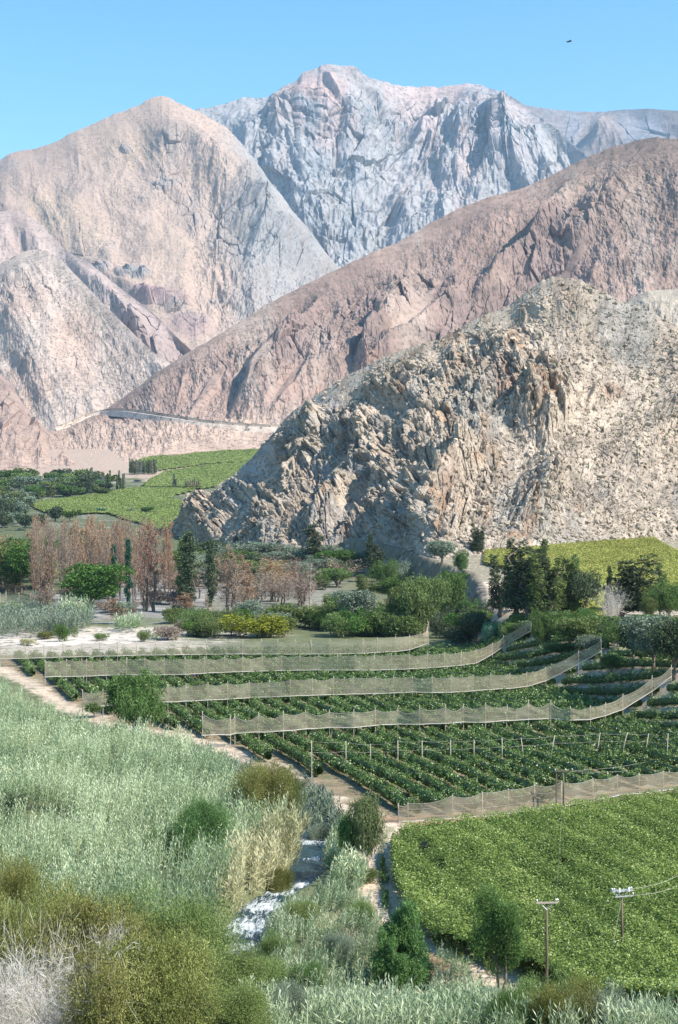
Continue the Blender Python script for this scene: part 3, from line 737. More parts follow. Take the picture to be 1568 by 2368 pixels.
def branchy(h, spread, n1, seed, mats, brown=0, base_r=.2, up=.75, twig=.05, low=.25, stems=1, leafs=.28):
    """burnt or bare tree: trunk with limbs (tubes) and a crown of twigs, some with scorched leaves"""
    r = np.random.default_rng(seed); tb = TB(); S = []; lf = []
    for st in range(stems):
        a = r.random()*6.28; b0 = np.array([math.cos(a), math.sin(a), 0])*.25*(stems > 1)
        top = b0+np.array([r.normal()*.04*h+b0[0]*2*stems**.5, r.normal()*.04*h+b0[1]*2*stems**.5, h*(.95-.12*st)])
        P, R = limb(b0*1.0+np.array([0, 0, -.4]), top, base_r, base_r*.12, r, 9, .03); tb.tube(P, R, 7)
        for k in range(n1):
            t = low+(1-low)*(k+.5*r.random())/n1
            p = P[0]+(P[-1]-P[0])*t; i = min(int(t*8), 7); p = P[i]+(P[i+1]-P[i])*(t*8-i)
            an = r.random()*6.28; ln = spread*(1.05-t*.75)*(.35+1.1*r.random())
            d = np.array([math.cos(an)*(1-up*.6), math.sin(an)*(1-up*.6), up+.2*r.random()]); d /= np.linalg.norm(d)
            q = p+d*ln; P1, R1 = limb(p, q, base_r*.35*(1.1-t), base_r*.05, r, 5, .1); tb.tube(P1, R1, 4)
            for m in range(5):
                s = P1[1+m % 4]; d2 = d+rdir(1, r)[0]*.8; d2[2] += .25; d2 /= np.linalg.norm(d2); l2 = ln*.55*(.5+r.random()*.7)
                e = s+d2*l2; S.append((s, e))
                for w in range(6):
                    s3 = s+(e-s)*r.random(); d3 = d2+rdir(1, r)[0]*.9; d3 /= np.linalg.norm(d3); e3 = s3+d3*l2*.5*(.4+r.random()); S.append((s3, e3))
                    if r.random() < brown:
                        for _ in range(4): lf.append(s3+(e3-s3)*r.random()+r.normal(size=3)*.16)
    S = np.array(S); s0, e0 = S[:, 0], S[:, 1]; A = (e0-s0)*.5
    B = np.cross(A, rdir(len(A), r)); B /= np.linalg.norm(B, axis=1, keepdims=True)
    V, Q = leafcards((s0+e0)/2, A, B*twig*.5); rn = [np.repeat(r.random(len(A)), 4)]; mi = [np.zeros(len(Q), int)]; Vs = [V]; Qs = [Q]
    if lf:
        C = np.array(lf); n = len(C); a = rdir(n, r); b = np.cross(a, rdir(n, r)); b /= np.linalg.norm(b, axis=1, keepdims=True)
        s = leafs*(.6+.8*r.random(n))[:, None]; V2, Q2 = leafcards(C, a*s*.5, b*s*.28)
        Vs.append(V2); Qs.append(Q2+len(V)); rn.append(np.repeat(r.random(n), 4)); mi.append(np.ones(n, int))
    return tb, np.concatenate(Vs), np.concatenate(Qs), np.concatenate(rn), np.concatenate(mi), mats

PROTO = {}
def proto(kind, trunk_me, crown_me, h=None):
    co = np.empty(len(crown_me.vertices)*3, np.float32); crown_me.vertices.foreach_get('co', co); co = co.reshape(-1, 3)
    hi = np.percentile(co[:, 2], 99.3); wd = np.percentile(co[:, 0], 98.5)-np.percentile(co[:, 0], 1.5)
    PROTO.setdefault(kind, []).append((trunk_me, crown_me, float(hi), float(wd)))

for sd in range(3):    # round broad crowned, 10 m
    r = np.random.default_rng(400+sd)
    lob = [(r.normal()*1.7, r.normal()*1.7, 5.2+r.random()*3.2, 2.0+r.random()*.8, 2.0+r.random()*.8, 1.5+r.random()*.7) for _ in range(9)]+[(0, 0, 6, 3.2, 3.2, 2.6)]
    proto('round', tb_mesh(trunk_to(lob, .32, 2.6, r), 'trunk', M['bark']), make_crown('crown', lob, 8500, .42, M['broad'], .6, 1.8, seed=sd+1))
for sd in range(3):    # small shrub, 2.4 m, to the ground
    r = np.random.default_rng(430+sd)
    lob = [(r.normal()*.75, r.normal()*.75, .9+r.random()*.8, .7+r.random()*.3, .7+r.random()*.3, .55+r.random()*.3) for _ in range(8)]+[(0, 0, .9, 1.2, 1.2, .9)]
    proto('shrub', tb_mesh(trunk_to(lob, .07, .35, r, 3), 'stem', M['bark']), make_crown('crown', lob, 5200, .17, M['mesquite'], .45, 2.2, seed=sd+11))
for sd in range(3):    # tall dark uneven eucalyptus, 14 m
    r = np.random.default_rng(460+sd)
    lob = []
    for b in range(5):
        x0, y0 = r.normal()*1.0, r.normal()*1.0; top = 9+r.random()*4.5
        for q in range(5):
            z = 3.2+(top-3.2)*q/4; lob.append((x0*(1+q*.18), y0*(1+q*.18), z, 1.5-q*.2+r.random()*.3, 1.5-q*.2, 1.5))
    proto('euc', tb_mesh(trunk_to(lob[::3], .3, 2.5, r, 2), 'trunk', M['bark']), make_crown('crown', lob, 9500, .42, M['dark'], .45, 2.4, .3, seed=sd+21, clump=12, spread=.16))
for sd in range(2):    # narrow spire, 12 m
    r = np.random.default_rng(480+sd)
    lob = [(r.normal()*.35, r.normal()*.35, 2.2+q*.95, 1.25-q*.07+r.random()*.3, 1.25-q*.07, 1.0) for q in range(11)]
    proto('spire', tb_mesh(trunk_to(lob[::2], .22, 1.6, r), 'trunk', M['bark']), make_crown('crown', lob, 5200, .38, M['dark'], .4, 2.2, .2, seed=sd+31, clump=10, spread=.18))
for sd in range(2):    # ivy or leaf clad poplar column, 22 m
    r = np.random.default_rng(490+sd)
    lob = [(r.normal()*.25, r.normal()*.25, 1.2+q*1.45, .85+.5*math.sin(q/14*3.1)*(.6+.6*r.random()), .85+.5*math.sin(q/14*3.1), 1.1) for q in range(14)]
    proto('column', tb_mesh(trunk_to(lob[::4], .3, 2., r), 'trunk', M['bark_burnt']), make_crown('crown', lob, 5200, .45, M['dark'], .3, 1.8, .1, seed=sd+41, clump=8, spread=.22))
for sd in range(3):    # willow: long drooping leaf strings, 8 m
    r = np.random.default_rng(500+sd)
    lob = [(r.normal()*1.5, r.normal()*1.5, 3.4+r.random()*3.4, 1.5+r.random()*.6, 1.5+r.random()*.6, 1.5+r.random()*.6) for _ in range(10)]+[(0, 0, 4.2, 2.3, 2.3, 2.6)]
    proto('willow', tb_mesh(trunk_to(lob, .24, 1.8, r, 2), 'trunk', M['bark_pale']), make_crown('crown', lob, 13000, .44, M['willow'], .45, 4.5, 1.1, seed=sd+51, clump=12, spread=.14))
for sd in range(8):    # scorched poplar with brown leaves, 20 m
    tb, V, Q, rn, mi, mm = branchy(20, 3.2+(sd % 3)*1.2, 26, 520+sd, None, brown=[.5, .12, .75, .25, .03, .6, .1, .42][sd], base_r=.24, up=.72, twig=.07, low=.14, stems=1+sd % 2, leafs=.30)
    proto('burnt', tb_mesh(tb, 'trunk', M['bark']), mesh_only('crown', V, Q, None, rn, mats=[M['twig'], M['brown']], midx=mi))
for sd in range(4):    # bare tree, 12 m
    tb, V, Q, rn, mi, mm = branchy(12, 4.8, 18, 540+sd, None, brown=.05, base_r=.2, up=.62, twig=.085, low=.2, stems=1+sd % 3, leafs=.3)
    proto('bare', tb_mesh(tb, 'trunk', M['bark_burnt']), mesh_only('crown', V, Q, None, rn, mats=[M['twig'], M['brown']], midx=mi))
for sd in range(2):    # thin far poplar, 18 m
    r = np.random.default_rng(560+sd)
    lob = [(0, 0, 2.5+q*1.7, .9-.05*q, .9-.05*q, 1.3) for q in range(9)]
    proto('poplar', tb_mesh(trunk_to(lob[::4], .25, 2., r), 'trunk', M['bark_pale']), make_crown('crown', lob, 900, .9, M['grey'], .2, 2.2, seed=sd+61, clump=4, spread=.2))
for sd in range(2):    # far round tree, coarse leaves, 9 m
    r = np.random.default_rng(570+sd)
    lob = [(r.normal()*1.8, r.normal()*1.8, 3.0+r.random()*3.2, 2.2, 2.2, 1.9) for _ in range(6)]
    proto('fartree', tb_mesh(trunk_to(lob[::2], .3, 1.6, r), 'trunk', M['bark']), make_crown('crown', lob, 2200, .8, M['dark'], .55, 1.7, seed=sd+71, clump=6))
for sd in range(2):    # weeping evergreen down to the ground, 5 m
    r = np.random.default_rng(595+sd)
    lob = [(r.normal()*(.9-q*.05), r.normal()*.8, .9+q*.36, 1.15-q*.06+r.random()*.4, 1.1-q*.06, .9) for q in range(11)]
    proto('weeping', tb_mesh(trunk_to(lob[::3], .12, .9, r, 2), 'trunk', M['bark']), make_crown('crown', lob, 30000, .26, M['pine'], .25, 5.5, .5, seed=sd+85, clump=14, spread=.14))
for sd in range(2):    # feathery tamarisk, 7 m, leaning wisps
    r = np.random.default_rng(580+sd)
    lob = [(r.normal()*.9+.3*q*.2, r.normal()*.8, 2.6+q*.5, 1.0+r.random()*.5, 1.0+r.random()*.4, .9+r.random()*.5) for q in range(8)]
    proto('tamarisk', tb_mesh(trunk_to(lob[::2], .15, 1.5, r, 2), 'trunk', M['bark']), make_crown('crown', lob, 26000, .26, M['willow'], .25, 5.5, -.3, seed=sd+81, clump=14, spread=.16))

for sd in range(3):    # big near shrub, 3 m, fine leaves on upright sprays
    r = np.random.default_rng(610+sd)
    lob = [(r.normal()*.9, r.normal()*.9, .9+r.random()*1.2, .75+r.random()*.35, .75+r.random()*.35, .7+r.random()*.35) for _ in range(13)]+[(0, 0, .9, 1.4, 1.4, .9)]
    proto('nearshrub', tb_mesh(trunk_to(lob, .06, .35, r, 4), 'stem', M['bark']), make_crown('crown', lob, 64000, .078, M['olive'], .28, 3.4, -.6, seed=sd+91, clump=14, spread=.10))
def dead_shrub(seed):
    return branchy(2.6, 2.4, 34, seed, None, brown=0, base_r=.03, up=.35, twig=.009, low=.05, stems=6)
for sd in range(2):
    tb, V, Q, rn, mi, mm = dead_shrub(590+sd)
    proto('dead', tb_mesh(tb, 'stem', M['bark_pale']), mesh_only('crown', V, Q, None, rn, mats=[M['twig_pale'], M['brown']], midx=mi))

_cnt = {}
def plant_at(loc, h, width_m, kind, mat=None, label=None, name='tree', cat='tree', group=None, trunkmat=None, var=None, rz=None, deep=True):
    vs = PROTO[kind]; k = _cnt.get(kind, 0); _cnt[kind] = k+1
    tm, cm, ph, pw = vs[(k if var is None else var) % len(vs)]
    s = h/ph; wx = width_m/pw
    root = empty(name, loc, rz if rz is not None else random.random()*6.28 if kind not in ('tamarisk',) else 0.)
    tag(root, label, cat, group)
    for nm, me, mt in ((cm.name.split('.')[0] if False else 'crown', cm, mat), ('trunk' if name.endswith('tree') or 'poplar' in name or 'willow' in name or 'eucalyptus' in name else 'stem', tm, trunkmat)):
        o = bpy.data.objects.new(nm, me); COL.objects.link(o); o.parent = root; o.scale = (wx, wx, s)
        if mt is not None:
            o.material_slots[0].link = 'OBJECT'; o.material_slots[0].material = M[mt]
    return root

def T(px, base, top, wpx, kind, mat, label, name='tree', cat='tree', group=None, trunkmat=None, hill=None, var=None, Y=None, rz=None):
    p = on_hill(hill, px, base) if hill else gp(px, base)
    h = (base-top)/F*p.y; w = wpx/F*p.y
    return plant_at(p, h, w, kind, mat, label, name, cat, group, trunkmat, var, rz)

HROCK = 'hill.004' if 'hill.004' in ZB else None
#@PLACE
def blade(name):
    return name
# ------------------------------------------------------------------ reed beds (uncountable: one object each)
def reeds(name, poly, dens, hgt, mat, label, seed, nleaf=13, leaf=.62, holes=(), lean=(.10, .0), hvar=.25, wid=.045, world=False):
    r = np.random.default_rng(seed)
    P = np.array(poly if world else [tuple(gp(*q)[:2]) for q in poly])
    lo, hi = P.min(0), P.max(0); n = int((hi-lo).prod()*dens)
    x = r.uniform(lo[0], hi[0], n); y = r.uniform(lo[1], hi[1], n)
    m = polymask(x, y, P) & (dist_poly(x, y, RIV) > np.where(y > 140, .2, 1.3))
    edge = fbm(x*.25, y*.25, 3, .6, seed)
    for hx, hy, rad in holes:
        c = gp(hx, hy); m &= np.hypot(x-c.x, (y-c.y)*.6) > rad*(1+.3*edge)
    gapn = fbm(x*.26, y*.17, 3, .6, seed+11); m &= (gapn > -.26) | (r.random(n) < .22)
    x, y = x[m], y[m]; n = len(x); z = G(x, y); cl = fbm(x*.5, y*.35, 3, .6, seed+13); cb = fbm(x*.09, y*.06, 2, .5, seed+15)
    H = hgt*(1+hvar*fbm(x*.12, y*.12, 3, .6, seed+3)+.42*cl+.15*r.normal(size=n)); H = np.clip(H, .5, None)
    L = np.stack([lean[0]*3+.18*r.normal(size=n)+.45*fbm(x*.2, y*.2, 2, .5, seed+5), lean[1]+.18*r.normal(size=n)+.3*fbm(x*.2, y*.2, 2, .5, seed+6)], 1)
    t = (np.arange(nleaf)+.5)/nleaf; t = .25+.75*t
    base = np.stack([x, y, z], 1)
    cx = L[:, None, :]*(t**2)[None, :, None]*H[:, None, None]*.5
    p = np.concatenate([base[:, None, :2]+cx, base[:, None, 2:]+(H[:, None]*t[None])[..., None]], -1)     # n, nleaf, 3
    az = (r.random(n)*6.28)[:, None]+np.arange(nleaf)*3.14159+r.normal(size=(n, nleaf))*.5
    # leaves reach up and out, the lower ones droop
    el_ = np.clip(.2+1.0*t[None]+r.normal(size=(n, nleaf))*.25, -.4, 1.4)
    d = np.stack([np.cos(az)*np.cos(el_), np.sin(az)*np.cos(el_), np.sin(el_)], -1)
    ll = leaf*(.75+.5*r.random((n, nleaf)))*(1.15-.35*t[None])
    C = (p+d*ll[..., None]*.5).reshape(-1, 3); A = (d*ll[..., None]*.5).reshape(-1, 3)
    side = np.cross(A, np.array([0, 0, 1.])); side /= np.maximum(np.linalg.norm(side, axis=1, keepdims=True), 1e-6)
    up = np.cross(side, A); up /= np.maximum(np.linalg.norm(up, axis=1, keepdims=True), 1e-6)
    tw = r.normal(size=(len(C), 1))*.6
    V, Q = leafcards(C, A, (side*np.cos(tw)+up*np.sin(tw))*wid)
    V = V.reshape(-1, 4, 3); V[:, 2, 2] -= .12*ll.reshape(-1); V = V.reshape(-1, 3)     # drooping tips
    rn = np.repeat((r.random((n, nleaf))*.55+.30*r.random((n, 1))+.35*(t[None]-.5)+.38*cl[:, None]+.30*cb[:, None]+.25*(r.random((n, 1)) < .06)).clip(0, 1).ravel(), 4)
    # stalks
    top = p[:, -1]; A2 = (top-base)*.5; B2 = np.tile([.018, .01, 0], (n, 1))
    V2, Q2 = leafcards((top+base)*.5, A2, B2)
    o = mk(name, np.concatenate([V, V2]), np.concatenate([Q, Q2+len(V)]), M[mat], attrs={'rnd': np.concatenate([rn, np.repeat(r.random(n), 4)])})
    tag(o, label, None, None, 'stuff')
    return n

reeds('reeds', [(-140,1600),(-60,1618),(0,1620),(60,1646),(130,1692),(200,1714),(300,1737),(380,1748),(450,1760),(520,1812),(560,1842),(620,1880),(660,1930),(640,1960),(560,1985),(520,2060),(500,2130),(470,2230),(300,2290),(-140,2290)], 6.0, 2.9, 'reed', 'broad bed of pale green giant cane beside the river', 701, holes=[(60, 1905, 3.0), (110, 1925, 2.2), (470, 2010, 1.6), (600, 1900, 2.0)], leaf=.50, wid=.034, nleaf=15)
reeds('dry_reeds', [(560,1985),(640,1955),(700,1940),(712,1990),(690,2040),(650,2072),(600,2100),(545,2160),(515,2140),(500,2100)], 9.0, 2.7, 'reed_dry', 'straw coloured dry cane leaning over the river bank', 702, lean=(.12, .05), leaf=.75, nleaf=14)
reeds('reeds', [(575,2195),(620,2145),(700,2100),(790,2060),(850,2090),(880,2160),(900,2240),(860,2290),(760,2320),(650,2300),(590,2250)], 7.5, 1.35, 'reed_dark', 'green cane thicket between the river rapids and the path', 703, holes=[(770, 2140, 1.3), (800, 2185, 1.0)], hvar=.35, leaf=.38, wid=.026, nleaf=15)
reeds('reeds', [(745,2010),(760,1960),(800,1990),(850,2040),(830,2070),(770,2075)], 7.0, 1.6, 'reed', 'small cane clump under the slender riverside tree', 704)
reeds('reeds', [(640,1790),(700,1800),(740,1850),(790,1900),(780,1940),(745,1945),(700,1935),(690,1880),(640,1830)], 6.5, 1.4, 'grey', 'low blue green reeds between the track and the river', 705)
reeds('reeds', [(430,1745),(500,1760),(560,1790),(620,1830),(650,1870),(610,1880),(540,1840),(440,1785)], 5.0, 1.7, 'grey', 'blue green reeds along the sandy track below the orchard', 706)
reeds('reeds', [(1010,2375),(900,2355),(850,2350),(760,2350),(620,2350),(560,2420),(640,2520),(1600,2520),(1600,2400),(1400,2400),(1180,2410)], 13.0, 1.15, 'reed_dark', 'grey green cane in front of the vine canopy and feathery trees', 707, leaf=.32, wid=.022, nleaf=14)
reeds('reeds', [(-20,1436),(60,1430),(150,1440),(215,1455),(160,1478),(60,1476),(-20,1484)], 1.1, 4.2, 'grey', 'distant cane bed beside the sandy river flat', 708, leaf=1.1, wid=.1)
reeds('reeds', [(130,1440),(200,1442),(205,1452),(140,1456)], 1.3, 5.2, 'reed', 'tall pale cane clump below the round green tree', 709, leaf=1.2, wid=.11)
reeds('reeds', [(262,1452),(320,1450),(325,1462),(270,1464)], 1.3, 3.2, 'reed', 'low cane clump beside the far water', 710, leaf=1.1, wid=.1)
reeds('reeds', [(1000,2290),(1010,2215),(1060,2240),(1110,2275),(1135,2310),(1240,2330),(1240,2400),(900,2370)], 9.0, 1.0, 'reed_dark', 'short cane between the feathery trees at the path bend', 715, leaf=.34, wid=.022, nleaf=14)
reeds('grass', [(1010,2110),(1100,2170),(1180,2215),(1240,2260),(1240,2300),(1150,2270),(1050,2230),(1000,2190)], 5., .55, 'mesquite', 'sparse weeds on the sandy path below the pergola vines', 711, nleaf=6, leaf=.35)
reeds('grass', [(885,1990),(900,2050),(896,2110),(886,2110),(880,2050),(878,1990)], 16., .28, 'willow', 'green grass strip along the middle of the sandy path', 712, nleaf=6, leaf=.25)
reeds('grass', [(-60,1560),(0,1600),(90,1650),(180,1690),(300,1720),(300,1745),(180,1725),(90,1690),(-60,1640)], 2., .7, 'reed_dry', 'straw tufts along the foot of the sandy track', 713, nleaf=7, leaf=.4)
reeds('grass', [(520,2372),(560,2345),(620,2345),(640,2400),(520,2400)], 30., .9, 'reed_dry', 'tuft of pale dry grass at the bottom of the bank', 714, nleaf=8, leaf=.5, wid=.012)

# debris of cut cane
def debris(px, py, rx, n, seed, label):
    r = np.random.default_rng(seed); c = gp(px, py); A = r.normal(size=(n, 3))*[.5, .5, .08]; C = np.array(c)+r.normal(size=(n, 3))*[rx, rx*1.6, 0]
    C[:, 2] = G(C[:, 0], C[:, 1])+.08+.12*r.random(n); B = np.cross(A, [0, 0, 1.]); B /= np.linalg.norm(B, axis=1, keepdims=True)
    V, Q = leafcards(C, A, B*.02); tag(mk('debris', V, Q, M['reed_dry'] if seed % 2 else M['twig'], attrs={'rnd': np.repeat(r.random(n), 4)}), label, None, None, 'stuff')
debris(762, 2135, .8, 900, 721, 'flattened straw coloured cane litter beside the rapids')
debris(800, 2180, .8, 500, 722, 'grey brush litter in the cane thicket by the path')
debris(720, 1905, .9, 700, 723, 'dry brush caught on the river bank under the slender tree')

# ------------------------------------------------------------------ pergola vineyards (leaf canopies: stuff)
def canopy(name, poly, h, dens, leaf, mat, label, seed, cell, holes=(), gaps=.0, rowdir=None, side=True, world=False, posts=True):
    r = np.random.default_rng(seed)
    if world: P = np.array(poly, float)
    else:
        P = []
        for px, py in poly:
            Y = gp(px, py).y
            for _ in range(8 if py > 1240 else 0):
                z = float(G((px-CX)/F*Y, Y))+h; Y = F*z/(HY-py) if abs(HY-py) > 2 and z < 0 else gp(px, py).y
            P.append(((px-CX)/F*Y, Y))
        P = np.array(P)
    lo, hi = P.min(0), P.max(0)
    hm = lambda x, y: h+.11*h*fbm(x*.55/cell, y*.55/cell, 3, .6, seed+1)+(0 if rowdir is None else .09*h*np.sin((x*rowdir[0]+y*rowdir[1])*6.28)*(.6+.8*_r1[(np.floor(x*rowdir[0]+y*rowdir[1]).astype(int)) & 255]))
    # solid under-layer of leaves and shoots, shade put into a darker leaf tone
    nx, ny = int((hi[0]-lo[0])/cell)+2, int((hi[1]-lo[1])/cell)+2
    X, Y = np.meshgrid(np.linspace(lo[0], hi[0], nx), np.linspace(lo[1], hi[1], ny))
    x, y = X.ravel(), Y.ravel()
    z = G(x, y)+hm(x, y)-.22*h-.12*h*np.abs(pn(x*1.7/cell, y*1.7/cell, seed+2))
    Fq = grid_faces(ny, nx); cxy = np.stack([x, y], 1)[Fq].mean(1)
    def inside(a, b):
        m = polymask(a, b, P)
        for hx, hy, rx, ry in holes: m &= ((a-hx)/rx)**2+((b-hy)/ry)**2 > 1+.5*pn(a*.8, b*.8, seed+5)
        if gaps: m &= fbm(a*.9/cell, b*.35/cell, 3, .6, seed+7) > -1+gaps
        return m
    Fq = Fq[inside(cxy[:, 0], cxy[:, 1])]
    V0 = np.stack([x, y, z], 1)
    n = int((hi-lo).prod()*dens); x, y = r.uniform(lo[0], hi[0], n), r.uniform(lo[1], hi[1], n); m = inside(x, y); x, y = x[m], y[m]; n = len(x)
    C = np.stack([x, y, G(x, y)+hm(x, y)+r.normal(size=n)*.07*h], 1)
    if side:     # hanging shoots along the rim
        Lp = np.linalg.norm(np.roll(P, -1, 0)-P, axis=1); ns = int(Lp.sum()*dens*.5); k = r.choice(len(P), ns, p=Lp/Lp.sum()); t = r.random(ns)[:, None]
        q = P[k]+(np.roll(P, -1, 0)[k]-P[k])*t; q = q+r.normal(size=q.shape)*.12*h; dz = h*(1-r.random(ns)**1.5*.75)
        C = np.concatenate([C, np.stack([q[:, 0], q[:, 1], G(q[:, 0], q[:, 1])+dz], 1)])
    n = len(C); nrm = np.array([0, 0, 1.])+r.normal(size=(n, 3))*.5; nrm /= np.linalg.norm(nrm, axis=1, keepdims=True)
    a = np.cross(nrm, rdir(n, r)); a /= np.linalg.norm(a, axis=1, keepdims=True); b = np.cross(nrm, a)
    s = leaf*(.6+.8*r.random(n))[:, None]
    V1, Q1 = leafcards(C, a*s*.5, b*s*.42)
    pr = .28*fbm(C[:, 0]*.8/cell, C[:, 1]*.8/cell, 3, .6, seed+9)
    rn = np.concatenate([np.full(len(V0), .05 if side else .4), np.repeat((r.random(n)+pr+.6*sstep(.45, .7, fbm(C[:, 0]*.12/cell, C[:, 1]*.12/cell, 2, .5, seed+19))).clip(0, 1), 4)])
    o = mk(name, np.concatenate([V0, V1]), np.concatenate([Fq, Q1+len(V0)]), M[mat], attrs={'rnd': rn})
    tag(o, label, None, None, 'stuff')
hc1 = gp(985, 1995); hc2 = gp(1000, 2040)
M['stone'] = plain('river_stone', (.30, .28, .26), (.52, .49, .45), 3., .7, .5)
def boulder(k, x, y, rad):
    r = np.random.default_rng(3000+k); import bmesh
    bm = bmesh.new(); bmesh.ops.create_icosphere(bm, subdivisions=3, radius=rad)
    V = np.array([v.co[:] for v in bm.verts]); f = 1+.28*facets(V[:, 0]/rad*1.1+k, V[:, 1]/rad*1.1+V[:, 2]/rad*.9, k, 1.2)
    for v, q in zip(bm.verts, f): v.co = Vector((v.co.x*q*1.2, v.co.y*q, v.co.z*q*.62))
    me = bpy.data.meshes.new('boulder'); bm.to_mesh(me); bm.free(); me.materials.append(M['stone'])
    o = bpy.data.objects.new('boulder', me); COL.objects.link(o); o.location = (x, y, max(float(G(x, y)), -30.1)+rad*.15); o.rotation_euler = (0, 0, r.random()*6)
    tag(o, 'pale wet boulder beside the river rapids', 'boulder', 'boulders along the rapids')
for k in range(26):
    i = 8+rng.integers(7, 15)-0; i = min(i, len(RIV)-3); tq = rng.random(); p_ = RIV[i]*(1-tq)+RIV[i+1]*tq; dq = RIV[i+1]-RIV[i]; nq = np.array([-dq[1], dq[0]])/np.hypot(*dq)
    p_ = p_+nq*(1.0+rng.random()*.7)*(1 if rng.random() < .5 else -1); boulder(k, p_[0], p_[1], .12+rng.random()*.28)
canopy('vine_foliage', [(906,1932),(930,1908),(985,1898),(1060,1888),(1150,1880),(1240,1866),(1330,1853),(1420,1843),(1500,1832),(1600,1818),(1640,2300),(1500,2288),(1400,2276),(1330,2256),(1270,2228),(1215,2200),(1140,2172),(1070,2160),(1000,2135),(955,2100),(925,2040),(912,1990)], 1.75, 135., .125, 'vine', 'leafy green pergola vineyard below the front net', 731, .45,
       holes=[(hc1.x, hc1.y, .7, 1.7), (hc2.x+.4, hc2.y, .6, 1.0), (22, 126, 3.5, .5), (34, 136, 4, .6), (17, 118, 2.2, .5), (28, 92, 2., .5)], gaps=.06, rowdir=(.32, .08))
canopy('vine_foliage', [(1125,1284),(1160,1281),(1200,1290),(1280,1270),(1400,1257),(1568,1246),(1660,1240),(1660,1350),(1500,1372),(1440,1392),(1400,1418),(1340,1420),(1290,1400),(1250,1340),(1190,1310),(1120,1300)], 1.6, 9., .45, 'vine_pale', 'yellow green vineyard on the terrace under the rocky hill', 732, 1.1, gaps=.03, rowdir=(.28, .1))
canopy('vine_foliage', [(62,1168),(130,1158),(190,1150),(250,1140),(330,1130),(420,1132),(450,1136),(400,1150),(388,1156),(425,1162),(440,1175),(420,1215),(380,1232),(330,1215),(250,1190),(160,1192),(100,1186)], 1.8, 1.6, .9, 'vine_far', 'pale green vine field farther down the valley behind the burnt grove', 733, 3., side=False)
canopy('vine_foliage', [(330,1125),(345,1112),(375,1096),(395,1090),(470,1078),(575,1072),(600,1085),(520,1120),(470,1133),(400,1131)], 1.8, 1.0, 1.1, 'vine_far', 'lower half of the far green slope field beside the rocky hill', 734, 3.5, side=False)
canopy('vine_foliage', [(300,1072),(330,1062),(380,1053),(470,1045),(560,1041),(610,1041),(600,1082),(560,1070),(470,1075),(392,1086),(370,1090),(362,1084),(345,1078)], 1.8, 1.0, 1.1, 'vine_far', 'upper half of the far green slope field under the desert road', 735, 4., side=False)
canopy('vine_foliage', [(-30,1398),(50,1396),(80,1402),(75,1425),(-30,1428)], 1.2, 3., .7, 'vine', 'small bright vine plot behind the pale net at the grove', 736, 1.2, side=False)

# ------------------------------------------------------------------ orchard
NETS = [
 [(-60,1524,1493),(0,1523.5,1493),(58,1523,1494),(102,1522,1494),(146,1520,1488),(188,1519,1488),(231,1518,1486),(272,1517,1485),(316,1516,1484),(359,1515,1483.5),(402,1514.5,1483),(437,1514,1482),(478,1513.5,1482),(525,1513,1482),(560,1513,1482),(604,1513,1482),(642,1513,1482.5),(683,1513,1482),(722,1513,1482),(764,1513,1482),(799,1512,1481),(838,1511,1479),(873,1509,1477),(915,1507,1474),(947,1503,1471),(992,1487,1459)],
 [(104,1566,1528),(154,1565,1527),(200,1564,1527),(246,1562.5,1526),(292,1561,1525),(336,1561,1524),(381,1560.5,1524),(428,1560,1523),(473,1557.5,1522),(519,1555,1520.5),(561,1553.5,1520),(606,1552,1519),(650,1551,1518),(693,1550.5,1517.5),(737,1550,1517),(781,1550,1516),(822,1550,1516),(864,1550,1515.5),(905,1549,1515),(947,1547,1514),(988,1545,1512),(1028,1542,1511),(1066,1539,1508),(1101,1534,1503),(1139,1513,1488),(1166,1494,1471),(1228,1459,1436)],
 [(191,1637,1600),(238,1633,1596),(300,1628,1592),(347,1625,1589.5),(388,1624,1587),(430,1622,1584),(480,1619.5,1581.5),(526,1617,1580),(576,1614,1578),(623,1612,1576),(672,1610,1572.5),(722,1608,1570),(771,1606.5,1568),(818,1605.5,1567.5),(867,1605,1567),(911,1603,1566),(954,1601,1566),(1000,1602,1565.5),(1044,1601.5,1564),(1093,1598,1562),(1135,1595,1560.5),(1179,1592,1559),(1219,1588,1556),(1262,1575,1544),(1338,1536,1508),(1391,1506,1482)],
 [(468,1701,1650),(533,1700,1659),(543,1696,1655),(599,1694,1653),(655,1691.5,1651),(708,1686,1646),(762,1683,1646.5),(818,1683,1646),(868,1678,1642),(920,1675,1642),(971,1675.5,1637),(1030,1673,1635),(1072,1670,1632.5),(1123,1671,1629),(1171,1667,1634),(1222,1664,1626),(1273,1662,1624),(1320,1666,1637.6),(1366,1664,1634),(1400,1655,1628),(1440,1641,1610),(1508,1598.5,1568),(1552,1565,1541)],
 [(922,1902,1862),(944,1900,1858),(1046,1893,1840),(1114,1889,1833),(1176,1882,1826),(1237,1870.5,1816),(1297,1865,1809),(1371,1852,1801),(1428,1840,1792),(1478,1835,1790.6),(1534,1828,1784),(1600,1819,1777)]]
NETNAME = ['farthest net by the river flat', 'second net from the far end', 'middle net', 'sagging fourth net', 'front net beside the pergola vineyard']
NETP = []
def gpz(px, py, dz):
    xs = (px-CX)/F*_YS; zr = (HY-py)/F*_YS; g = G(xs, _YS)+dz
    k = int(np.argmax(zr <= g)); a = zr[k-1]-g[k-1]; b = zr[k]-g[k]; t = a/(a-b); Y = _YS[k-1]+(_YS[k]-_YS[k-1])*t
    return Vector(((px-CX)/F*Y, Y, float(G((px-CX)/F*Y, Y))+dz))
for rows in NETS:
    pts = []
    for px, b, t in rows:
        p = gpz(px, b, 1.55 if len(NETP) < 4 else 0.)
        pts.append((p.x, p.y, p.z, (b-t)/F*p.y))
    NETP.append(np.array(pts))

